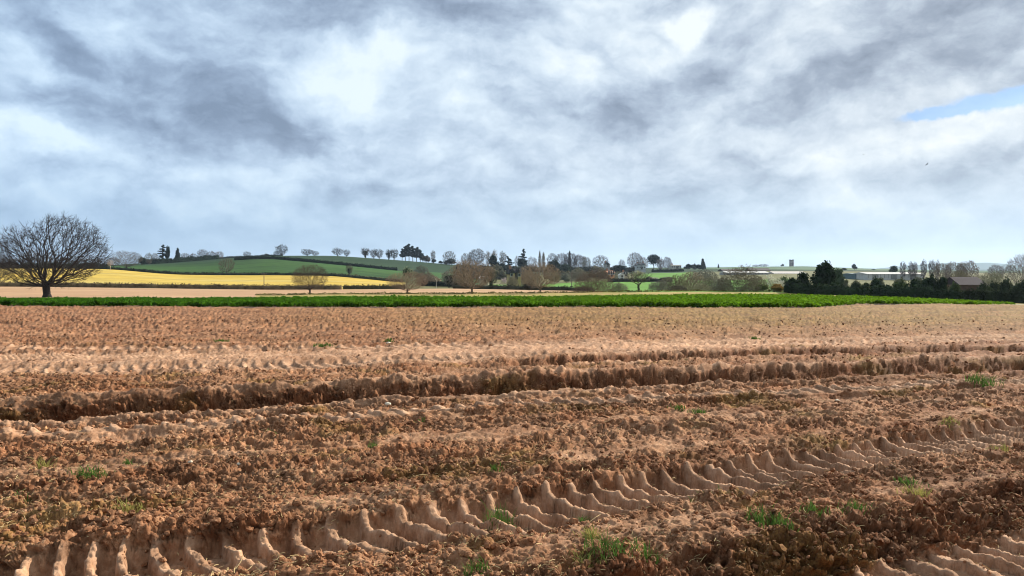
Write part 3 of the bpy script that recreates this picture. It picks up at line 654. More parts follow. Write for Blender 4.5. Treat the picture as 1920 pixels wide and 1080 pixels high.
def leafy(ells, n, seed, size, trunk_r=.03, trunk_h=.3, core=.72, flat=0, shell=.7):
    """crown of leaf sprays on a set of lumps (cx,cy,cz,rx,ry,rz); unit tall"""
    rg = np.random.default_rng(seed); E = np.array(ells, float); w = (E[:, 3] * E[:, 5]) ** 1.0; w /= w.sum()
    k = rg.choice(len(E), n, p=w); d = rg.normal(size=(n, 3)); d /= np.linalg.norm(d, axis=1)[:, None]
    rad = (shell + (1.08 - shell) * rg.random(n)) * (1 + .12 * np.sin(d[:, 0] * 9 + k) * np.cos(d[:, 2] * 8 + k * 2))
    P = E[k, :3] + d * E[k, 3:] * rad[:, None]; P[:, 2] = np.maximum(P[:, 2], .01)
    V, Fq = cards(P, size, rg, flat); Vs = [V]; Ft = []; off = len(V)
    if core:
        iv, ifc = ICO2
        for e in E:
            Vc = e[:3] + iv * e[3:] * core; Vc[:, 2] = np.maximum(Vc[:, 2], .0); Vs.append(Vc); Ft.append(ifc + off); off += len(iv)
    crown = mesh_np('crown', np.concatenate(Vs), [Fq] + ([np.concatenate(Ft)] if Ft else []), False)
    z = np.linspace(0, trunk_h, 4); A = np.stack([z * 0, z * 0, z], 1); rr = np.linspace(trunk_r * 1.2, trunk_r * .7, 4)
    Vt, Ftt = prisms(A[:-1], A[1:], rr[:-1], rr[1:], 7); trunk = mesh_np('trunk', Vt, [Ftt], True)
    crown.materials.append(M['leaf']); trunk.materials.append(M['twig'])
    return crown, trunk
def lumps(n, seed, ratio, z0=.3, z1=1.0, r=.22):
    rg = np.random.default_rng(seed); out = []
    for i in range(n):
        a = rg.uniform(0, 6.28); q = math.sqrt(rg.random()); zz = rg.random()
        wz = math.sqrt(max(.15, 1 - (2 * zz - 1) ** 2)) if z0 > .15 else math.sqrt(max(.2, 1 - zz ** 2))
        rr = r * rg.uniform(.7, 1.25)
        out.append((math.cos(a) * q * wz * max(0, ratio / 2 - rr), math.sin(a) * q * wz * max(0, ratio / 2 - rr), z0 + rr + zz * (z1 - z0 - 2 * rr), rr, rr, rr * .85))
    return out
LIB = {}
def lib(kind, var=0):
    key = (kind, var)
    if key in LIB: return LIB[key]
    s = 100 + var * 7
    if kind == 'round': m = bare(430, s, 'dome', 1.15, .04, .036, .0072, .5, 2, twl=.07)
    elif kind == 'mid': m = bare(1500, s, 'dome', 1.2, .14, .028, .0017, .65, 3, twl=.055)
    elif kind == 'spread': m = bare(260, s, 'fan', 1.3, .08, .045, .0095, .5, 2, twl=.07)
    elif kind == 'tall': m = bare(270, s, 'fan', .7, .08, .032, .0085, .5, 2, twl=.07)
    elif kind == 'sparse': m = bare(170, s, 'fan', .8, .35, .028, .005, .25, 1, twl=.08)
    elif kind == 'bush': m = bare(850, s, 'bush', 1.5, .02, .02, .0066, .4, 3, twl=.08, stems=5)
    elif kind == 'bigbush': m = bare(2400, s, 'bush', 1.5, .02, .02, .0026, .35, 3, twl=.055, stems=9)
    elif kind == 'poplar': m = bare(420, s, 'column', .22, .05, .016, .006, .5, 2, twl=.05)
    elif kind == 'ivy':
        c, t = bare(260, s, 'fan', .8, .12, .04, .009, .5, 2, twl=.07)
        m = (c, t, leafy([(0, 0, .15, .06, .06, .16), (.01, 0, .38, .11, .1, .16), (.06, 0, .56, .12, .1, .12), (-.08, .03, .55, .1, .1, .12)], 500, s, .04, core=.7)[0])
    elif kind == 'ever': m = leafy(lumps(16, s, 1.0, .1, 1.0, .22), 1300, s, .05)
    elif kind == 'dome_ever': m = leafy([(0, 0, .66, .5, .5, .33)] + lumps(9, s, 1.0, .45, 1.0, .18), 1300, s, .045, trunk_h=.5)
    elif kind == 'conifer':
        rg = np.random.default_rng(s); el = [(rg.normal() * .015, rg.normal() * .015, z, .05 + .26 * (1 - z) ** .8, .05 + .26 * (1 - z) ** .8, .085) for z in np.linspace(.14, .94, 11)]
        m = leafy(el, 1300, s, .04, core=.62)
    elif kind == 'cedar':
        rg = np.random.default_rng(s); el = []
        for z in np.linspace(.3, .96, 9):
            for q in range(2):
                a = rg.uniform(0, 6.28); w = (.52 - .38 * abs(z - .55) / .45) * rg.uniform(.6, 1.0); el.append((math.cos(a) * w * .5, math.sin(a) * w * .4, z + rg.normal() * .02, w * .6, w * .6, .035))
        m = leafy(el, 1200, s, .04, trunk_r=.035, trunk_h=.93, core=.85, flat=.5, shell=.5)
    elif kind == 'pine':
        rg = np.random.default_rng(s); el = []
        for z in np.linspace(.34, .93, 9):
            w = .10 + .20 * (1 - z); a = rg.uniform(0, 6.28); el.append((math.cos(a) * .09, math.sin(a) * .09, z, w, w, .07))
        m = leafy(el, 1000, s, .04, trunk_r=.025, trunk_h=.9, core=.7)
    elif kind == 'shrub': m = leafy(lumps(12, s, 1.5, 0, 1.0, .3), 1100, s, .055, trunk_h=.1, core=.7)
    elif kind == 'catkin':
        c, t = bare(500, s, 'bush', 1.4, .02, .02, .004, .25, 2, twl=.08, stems=4); m = (c, t, leafy(lumps(12, s, 1.3, .25, 1.0, .2), 650, s, .035, core=0, shell=.3)[0])
    elif kind == 'haze_tree':
        c, t = bare(900, s, 'dome', 1.1, .08, .024, .0042, .5, 3, twl=.06); m = (c, t)
    LIB[key] = m; return m
NAMEK = {'round': 'bare_tree', 'mid': 'bare_tree', 'spread': 'bare_tree', 'tall': 'bare_tree', 'sparse': 'bare_tree', 'bush': 'bare_bush', 'bigbush': 'bare_bush', 'poplar': 'poplar_tree', 'ivy': 'ivy_clad_tree',
    'ever': 'evergreen_tree', 'dome_ever': 'evergreen_tree', 'conifer': 'conifer_tree', 'cedar': 'cedar_tree', 'pine': 'pine_tree', 'shrub': 'shrub', 'catkin': 'flowering_bush', 'haze_tree': 'bare_tree'}
CATK = {'bare_tree': 'tree', 'bare_bush': 'bush', 'poplar_tree': 'tree', 'ivy_clad_tree': 'tree', 'evergreen_tree': 'tree', 'conifer_tree': 'tree', 'cedar_tree': 'tree', 'pine_tree': 'tree', 'shrub': 'shrub', 'flowering_bush': 'bush'}
RATIO = {'round': 1.2, 'mid': 1.25, 'spread': 1.35, 'tall': .78, 'sparse': .85, 'bush': 1.55, 'bigbush': 1.55, 'poplar': .26, 'ivy': .85, 'ever': 1.05, 'dome_ever': 1.05, 'conifer': .62, 'cedar': 1.0, 'pine': .62, 'shrub': 1.6, 'catkin': 1.45, 'haze_tree': 1.15}
DARK = (.038, .032, .028); TAN = (.30, .22, .13); GREY = (.19, .165, .13); BROWN = (.16, .115, .085); OLIVE = (.19, .165, .095); EVG = (.021, .035, .017); EVB = (.014, .028, .024)
def plant(kind, px, Y, ytop, wpx, color, label, group=None, var=None, color2=None, dy=0, rz=None, mesh=None, sink=0.0):
    x, y, z = at(px, Y); z -= sink; ybase = HOR + (EYE - z) * F / Y; H = max(.3, (ybase - ytop) * Y / F)
    var = var if var is not None else int(abs(px * 7 + Y)) % 3
    m = mesh or lib(kind, var); W = wpx * Y / F; sx = W / H / RATIO[kind] if not mesh else 1
    e = empty(NAMEK[kind], (x, y, z), rz if rz is not None else (px * 1.7) % 6.28)
    e.scale = (H * sx, H * sx, H) if not mesh else (H, H, H)
    nm = NAMEK[kind]; tag(e, label, CATK[nm], group)
    bark = color if kind not in ('ever', 'dome_ever', 'conifer', 'cedar', 'pine', 'shrub') else (.06, .045, .035)
    obj('crown', m[0], None, e, color)
    if kind not in ('bush', 'bigbush', 'shrub', 'catkin'): obj('trunk', m[1], None, e, tuple(c * .8 for c in bark))
    else: obj('stem', m[1], None, e, tuple(c * .8 for c in bark))
    if len(m) > 2: obj('ivy' if kind == 'ivy' else 'blossom', m[2], None, e, color2 or EVG)
    return e
def hedge(label, pts, h, w, color, density=9, card=.25, name='hedge', core=True, twiggy=False, group=None, seed=3, wob=.25, cat='hedge'):
    """pts: (px, distance) along its foot"""
    rg = np.random.default_rng(seed + int(abs(pts[0][0]))); W = np.array([at(*p) for p in pts]); seg = np.hypot(*np.diff(W[:, :2], axis=0).T); s = np.concatenate([[0], np.cumsum(seg)]); Lh = s[-1]
    n = int(Lh * (h + w) * density); t = rg.random(n) * Lh
    def pos(t): X = np.interp(t, s, W[:, 0]); Y = np.interp(t, s, W[:, 1]); return X, Y, land(X, Y)
    hx = lambda t: h * (1 + wob * perlin(t * .35 / max(h, .5), t * 0, seed) + wob * .6 * perlin(t * 1.1 / max(h, .5), t * 0 + 3, seed))
    X, Y, Z = pos(t); th = rg.uniform(0, math.pi, n); rr = .75 + .3 * rg.random(n)
    P = np.stack([X + rg.normal(size=n) * .05, Y + np.cos(th) * w / 2 * rr, Z + np.sin(th) ** .6 * hx(t) * rr], 1)
    P[:, 2] = Z + (P[:, 2] - Z) * np.where(rg.random(n) < .4, rg.random(n), 1)
    V, Fq = cards(P, card, rg); Vs = [V]; Fs = [Fq]; off = len(V)
    if core:
        tt = np.linspace(0, Lh, max(4, int(Lh / max(h, 1)))); X, Y, Z = pos(tt); hh = hx(tt) * .82; k = len(tt); ring = [(-.42, -.05), (-.4, .6), (-.2, .95), (.2, .95), (.4, .6), (.42, -.05)]
        Vc = np.stack([np.stack([X, Y + a * w, Z + b * hh], 1) for a, b in ring], 1).reshape(-1, 3); i = np.arange(k - 1)[:, None] * 6; j = np.arange(5)[None]
        q = np.stack([i + j, i + j + 1, i + j + 7, i + j + 6], -1).reshape(-1, 4); Vs.append(Vc); Fs.append(q + off)
        Fs.append(np.array([[5, 4, 1, 0], [4, 3, 2, 1]]) + off); o2 = off + (k - 1) * 6; Fs.append(np.array([[0, 1, 4, 5], [1, 2, 3, 4]]) + o2)
    me = mesh_np(name, np.concatenate(Vs), Fs); o = obj(name, me, M['leaf'], None, color); tag(o, label, cat, group); return o

# ------------------------------------------------------------------ trees by the crop
big = bare(2300, 11, 'dome', 1.26, .10, .042, .0012, .7, 4, lean=-.02, twl=.05, gnarl=.010, offx=.085)
plant('mid', 88, 99, 402, 195, DARK, 'large dark bare tree with a wide dome of branches, by far the largest', mesh=big, rz=0.0)
plant('mid', -18, 150, 466, 90, (.07, .06, .05), 'bare tree cut off by the left edge beside the large dome tree', var=1)
plant('mid', 581, 101, 495, 72, (.085, .06, .045), 'small rounded bare brown tree standing at the crop edge before the yellow field', var=0)
plant('mid', 764, 101, 508, 84, (.22, .15, .10), 'low thin bare tree with pinkish brown twigs where the yellow field ends', var=1)
plant('mid', 885, 101, 482, 90, (.23, .165, .105), 'tallest bare tan tree in the middle, behind the far crop edge', var=2)
plant('mid', 1013, 101, 492, 82, (.25, .185, .12), 'bare tan tree right of the tallest middle tree, left of the bushy clump', var=3)
plant('sparse', 1197, 102, 508, 66, (.09, .085, .05), 'slender dark tree with level limbs before the bright meadow', var=1)
plant('bigbush', 1113, 104, 497, 82, (.15, .105, .07), 'dense brown many-stemmed bush rising from the edge of the bright meadow')
plant('bush', 1161, 106, 527, 36, (.20, .17, .12), 'small grey bush between the dense brown bush and the slender dark tree')
plant('bigbush', 1388, 104, 491, 88, (.13, .105, .065), 'tall fan-shaped bare bush standing above the willow thicket', var=1)
# willow thicket
tk = [(1236, 112, 523, 44, GREY, 'low grey bush at the left end of the willow thicket'), (1262, 116, 512, 56, OLIVE, 'olive willow bush second from the left of the thicket'),
      (1296, 120, 508, 64, (.24, .19, .12), 'broad tan willow bush forming the crown of the thicket'), (1330, 112, 514, 56, (.2, .18, .11), 'grey green willow bush in the middle of the thicket'),
      (1352, 108, 517, 46, GREY, 'grey willow bush just left of the tall fan-shaped bush'), (1420, 114, 515, 54, OLIVE, 'olive bush just right of the tall fan-shaped bush'),
      (1310, 106, 530, 54, (.25, .225, .13), 'low pale green bush at the front foot of the willow thicket'), (1270, 106, 533, 40, (.09, .07, .05), 'low dark brown bush at the front foot of the thicket')]
for q in tk: plant('bush', q[0], q[1], q[2], q[3], q[4], q[5], 'bushes of the willow thicket')
plant('catkin', 1446, 125, 514, 46, (.25, .22, .15), 'bush covered in white blossom behind the orange shrub', color2=(.55, .53, .42))
plant('catkin', 1463, 122, 523, 44, (.25, .22, .15), 'lower white blossom bush between orange shrub and dark trees', color2=(.5, .48, .38), var=1)
plant('shrub', 1426, 104, 531, 38, (.10, .12, .04), 'round green shrub left of the orange shrub')
plant('shrub', 1456, 103, 531, 46, (.26, .17, .05), 'orange brown shrub at the crop edge beside the dark evergreens')
plant('shrub', 1468, 140, 514, 38, (.10, .13, .06), 'olive green shrub behind the white blossom bushes', var=1)
# dark evergreens at the right
plant('ever', 1545, 103, 486, 62, EVG, 'tall dark evergreen rising highest from the right-hand tree belt', var=0)
plant('ever', 1507, 102, 507, 36, EVG, 'pointed dark evergreen just left of the tallest one in the belt', var=1)
plant('ever', 1488, 101, 519, 44, EVG, 'low dark evergreen at the left end of the tree belt', var=0)
plant('ever', 1571, 118, 500, 32, (.05, .075, .04), 'thin grey green evergreen against the right side of the tallest one', var=1)
dk = [(1606, 100, 528, 34, 0), (1622, 99, 526, 36, 1), (1643, 98, 518, 34, 0), (1664, 97, 530, 36, 1), (1690, 96, 524, 44, 0), (1716, 95, 517, 46, 1), (1745, 93, 513, 48, 0), (1766, 92, 512, 40, 1), (1788, 90, 527, 32, 0)]
dl = ['low dark bush right after the gap in the evergreen belt', 'second dark bush right of the belt gap', 'rounded dark bush standing above the belt right of the pale sheds', 'short dark bush in a dip of the belt',
      'dark bush under the bare poplar group', 'broad dark bush beneath the right poplars', 'high dark holly bush left of the arching ivy', 'dark arching evergreen nearest left of the brown-roofed barn', 'green lit bush before the left end of the brown barn roof']
for (a, b, c, d, v), l in zip(dk, dl): plant('shrub', a, b, c, d, EVG if a not in (1788, 1622, 1690) else (.05, .07, .028), l, 'dark bushes of the right belt', var=v)
dk2 = [(1846, 84, 527, 42), (1868, 82, 523, 44), (1890, 80, 519, 48), (1918, 77, 517, 56), (1960, 75, 512, 60), (2010, 73, 505, 70)]
dl2 = ['bushy dark hawthorn at the right end of the barn roof', 'second dark hawthorn right of the barn', 'third dark hawthorn near the right edge', 'dark hawthorn cut by the right edge', 'dark hawthorn just outside the right edge', 'dark hawthorn farther outside the right edge']
for i, ((a, b, c, d), l) in enumerate(zip(dk2, dl2)): plant('shrub', a, b, c, d, (.035, .045, .025), l, 'dark hawthorns at the right edge', var=i % 2)
plant('mid', 1925, 110, 474, 84, (.17, .14, .12), 'bare twiggy tree rising at the right edge of the view', var=0)
hedge('dark undergrowth hedge filling the foot of the right-hand tree belt', [(1474, 100), (1520, 98), (1600, 98), (1700, 92), (1790, 86)], 1.3, 2.4, EVG, 22, .2, wob=.45)
hedge('dark brambly hedge along the foot of the right edge hawthorns', [(1792, 86), (1850, 80), (1920, 75), (2100, 70)], 1.3, 1.5, (.03, .04, .022), 26, .16, wob=.4)

# ------------------------------------------------------------------ hedges between the fields
hedge('long clipped brown hedge between pale field and yellow field', [(-700, 190), (0, 190), (200, 190), (400, 190), (560, 190), (640, 190)], 1.25, 1.6, (.17, .13, .07), 10, .22, wob=.12)
hedge('low dark hedge at the near right corner of the yellow field', [(644, 193), (700, 192), (760, 191)], 1.1, 1.5, (.09, .08, .04), 12, .22, wob=.15)
hedge('dark hedge along the top edge of the yellow field', [(-500, 331), (0, 331), (200, 331), (260, 331), (330, 331), (440, 331), (540, 331), (620, 331), (700, 331), (760, 331)], 1.15, 2.0, (.035, .045, .03), 5, .35, wob=.25)
hedge('dark hedge running diagonally down the green hill', [(440, 524), (500, 522), (560, 521), (650, 521), (745, 521)], 2.2, 2.2, (.02, .032, .02), 3, .5, wob=.12)
hedge('thin dark hedge on the skyline left of the ridge oak', [(405, 700), (460, 742), (530, 758)], 1.8, 2.5, (.022, .035, .03), 2.5, .6, wob=.15)
hedge('low dark hedge between pale field and small meadow in the middle', [(850, 190), (930, 190), (1000, 190), (1060, 188), (1110, 186)], 1.1, 1.5, (.05, .05, .03), 12, .22, wob=.25)
hedge('black shaded hedge behind the far corner of the pale field', [(790, 240), (850, 240), (880, 236)], 1.8, 2.0, (.02, .025, .018), 8, .3, wob=.25)
hedge('dark hedge at the top of the bright meadow below the cottages', [(1140, 300), (1170, 306), (1210, 306), (1260, 306)], 1.5, 2, (.03, .03, .022), 6, .35)
hedge('olive brown scrub belt behind the tallest middle tree', [(850, 430), (930, 420), (1010, 420)], 4.2, 6, (.10, .09, .055), 3, .5, name='scrub_belt', wob=.5)
hedge('olive scrub belt between the poplars and the brick house', [(1020, 430), (1080, 430), (1140, 440)], 4.0, 6, (.12, .11, .065), 3, .5, name='scrub_belt', wob=.5)
hedge('dark wooded belt along the foot of the central skyline trees', [(855, 580), (930, 575), (1020, 575), (1110, 575), (1190, 580)], 4.2, 7, (.04, .042, .032), 2.5, .6, name='scrub_belt', wob=.5)
hedge('clipped black yew hedge before the hilltop houses', [(1222, 560), (1250, 560), (1282, 560)], 2.0, 2.6, (.014, .022, .016), 3, .5, wob=.08)
hedge('dark evergreen hedge on the hill edge under the cedar', [(268, 560), (300, 572), (350, 600), (410, 640)], 3.6, 4, (.026, .042, .028), 2.2, .8, wob=.25)
hedge('rough bank hedge on the near side of the green hill by the yellow corner', [(620, 345), (690, 350), (760, 352)], .9, 2.0, (.14, .14, .07), 6, .35)
# verge tufts along the tree line
hedge('uneven fringe of rough grass along the tree line', [(480, 100), (700, 100), (900, 100), (1150, 101), (1300, 103), (1470, 103)], .16, .8, (.16, .15, .05), 50, .12, name='grass_fringe', core=False, wob=.8, cat='grass')

# ------------------------------------------------------------------ hill trees and skyline
hill = [
 ('sparse', 207, 318, 486, 16, (.42, .34, .27), 'pale dead snag at the left end of the yellow field', 1),
 ('mid', 237, 345, 469, 56, (.12, .10, .08), 'broad grey bare tree at the lower left corner of the green hill', 0),
 ('round', 425, 345, 483, 30, (.13, .12, .08), 'bare tree on the hedge between yellow field and green hill', 0),
 ('ivy', 655, 350, 496, 17, (.12, .11, .07), 'small ivy-clad tree on the bank below the green hill', 0),
 ('round', 463, 745, 471, 15, (.06, .06, .06), 'tiny rounded tree alone on the skyline left of the ridge', 1),
 ('spread', 528, 757, 457, 30, (.04, .042, .04), 'largest bare oak on the ridge skyline', 0),
 ('round', 518, 757, 470, 11, (.04, .045, .04), 'small tree touching the left side of the ridge oak', 0),
 ('shrub', 499, 757, 475, 13, (.03, .04, .035), 'low bush on the skyline left of the ridge oak', 0),
 ('spread', 576, 759, 466, 24, (.045, .042, .04), 'flat-topped wind-blown tree on the ridge right of the oak', 1),
 ('round', 591, 759, 470, 12, (.07, .065, .06), 'small paler tree against the flat-topped ridge tree', 0),
 ('spread', 633, 758, 464, 23, (.05, .048, .045), 'bare tree on the middle of the ridge, larger of a pair', 0),
 ('spread', 650, 758, 467, 14, (.045, .045, .04), 'small bare tree on the middle of the ridge, smaller of a pair', 1),
 ('ivy', 685, 757, 464, 17, (.07, .065, .065), 'first bare tree of the row of three on the ridge', 0),
 ('tall', 701, 757, 466, 16, (.07, .065, .065), 'second bare tree of the row of three on the ridge', 1),
 ('spread', 711, 757, 466, 17, (.07, .065, .065), 'third bare tree of the row of three on the ridge', 0),
 ('ivy', 729, 757, 467, 13, (.04, .045, .04), 'dark ivy-covered tree left of the pine clump', 0),
 ('tall', 739, 757, 466, 17, (.06, .06, .058), 'bare tree touching the ivy-covered tree near the pines', 0)]
for k, px, Y, yt, w, c, l, v in hill: plant(k, px, Y, yt, w * (1.3 if px > 560 and Y > 700 else 1.05), c, l, var=v + (px % 3 == 0))
for i, (px, yt, w, Y) in enumerate([(754, 466, 13, 750), (760, 460, 14, 754), (767, 457, 15, 750), (774, 461, 14, 756), (781, 463, 14, 750), (788, 467, 14, 752), (793, 475, 13, 748)]):
    plant('pine', px, Y, yt, w, (.016, .03, .036), ['leftmost short pine of the dark clump on the hill', 'second pine from the left in the hill clump', 'tallest pine of the dark clump on the hill', 'middle pine of the hill clump just right of the tallest',
        'fifth pine from the left in the hill clump', 'sixth pine from the left in the hill clump', 'rightmost lowest pine of the hill clump'][i], 'pines of the clump on the hill', var=i % 2)
left = [
 ('cedar', 305, 620, 460, 22, EVB, 'flat-tiered dark cedar on the skyline left of the green hill', 0), ('ever', 315, 622, 459, 12, EVB, 'narrow dark evergreen against the right side of the cedar', 1),
 ('conifer', 333, 625, 465, 13, EVB, 'small dark conical tree right of the cedar', 0),
 ('round', 380, 640, 467, 22, (.10, .085, .085), 'rounded bare tree on the left skyline, tallest of its row', 0), ('round', 397, 645, 470, 20, (.10, .085, .085), 'rounded bare tree right of the tallest in the left skyline row', 1),
 ('round', 411, 650, 471, 18, (.17, .14, .14), 'pale twiggy tree at the right end of the left skyline row', 0), ('round', 362, 640, 474, 16, (.12, .105, .1), 'small bare tree at the left of the rounded skyline row', 1),
 ('round', 347, 640, 474, 18, (.13, .11, .1), 'grey bare tree just right of the conical tree', 0),
 ('round', 279, 560, 473, 17, (.12, .11, .09), 'thin grey tree left of the dark cedar', 1), ('round', 291, 570, 474, 14, (.12, .11, .09), 'second thin grey tree just left of the dark cedar', 0),
 ('ever', 266, 520, 481, 18, (.035, .05, .035), 'dark bush right of the broad grey bare tree', 0), ('round', 213, 420, 482, 24, (.10, .08, .06), 'brown tree behind the pale dead snag', 0)]
for k, px, Y, yt, w, c, l, v in left: plant(k, px, Y, yt, w, c, l, var=v)
# belt of trees behind the big tree
bl = ['end of the belt beyond the left edge', 'at the left edge of the view', 'seen low through the left branches of the large tree', 'seen behind the trunk fork of the large tree', 'seen through the middle of the large tree crown', 'seen through the right branches of the large tree', 'under the right crown tips of the large tree', 'between the large tree and the pale snag', 'in the belt left of the snag']
for i, (px, yt, w) in enumerate([(-30, 480, 44), (8, 482, 40), (36, 484, 36), (62, 470, 40), (92, 480, 36), (120, 482, 34), (146, 479, 36), (170, 483, 32), (192, 484, 30)]):
    plant('round', px, 400 + 10 * (i % 3), yt, w, (.075, .06, .05), 'dark belt tree ' + bl[i], 'dark belt of bare trees on the left skyline')
hedge('dark bushy hedge under the belt of trees on the left skyline', [(-500, 380), (0, 380), (100, 380), (205, 380)], 2.0, 4, (.04, .045, .03), 4, .6, wob=.4)

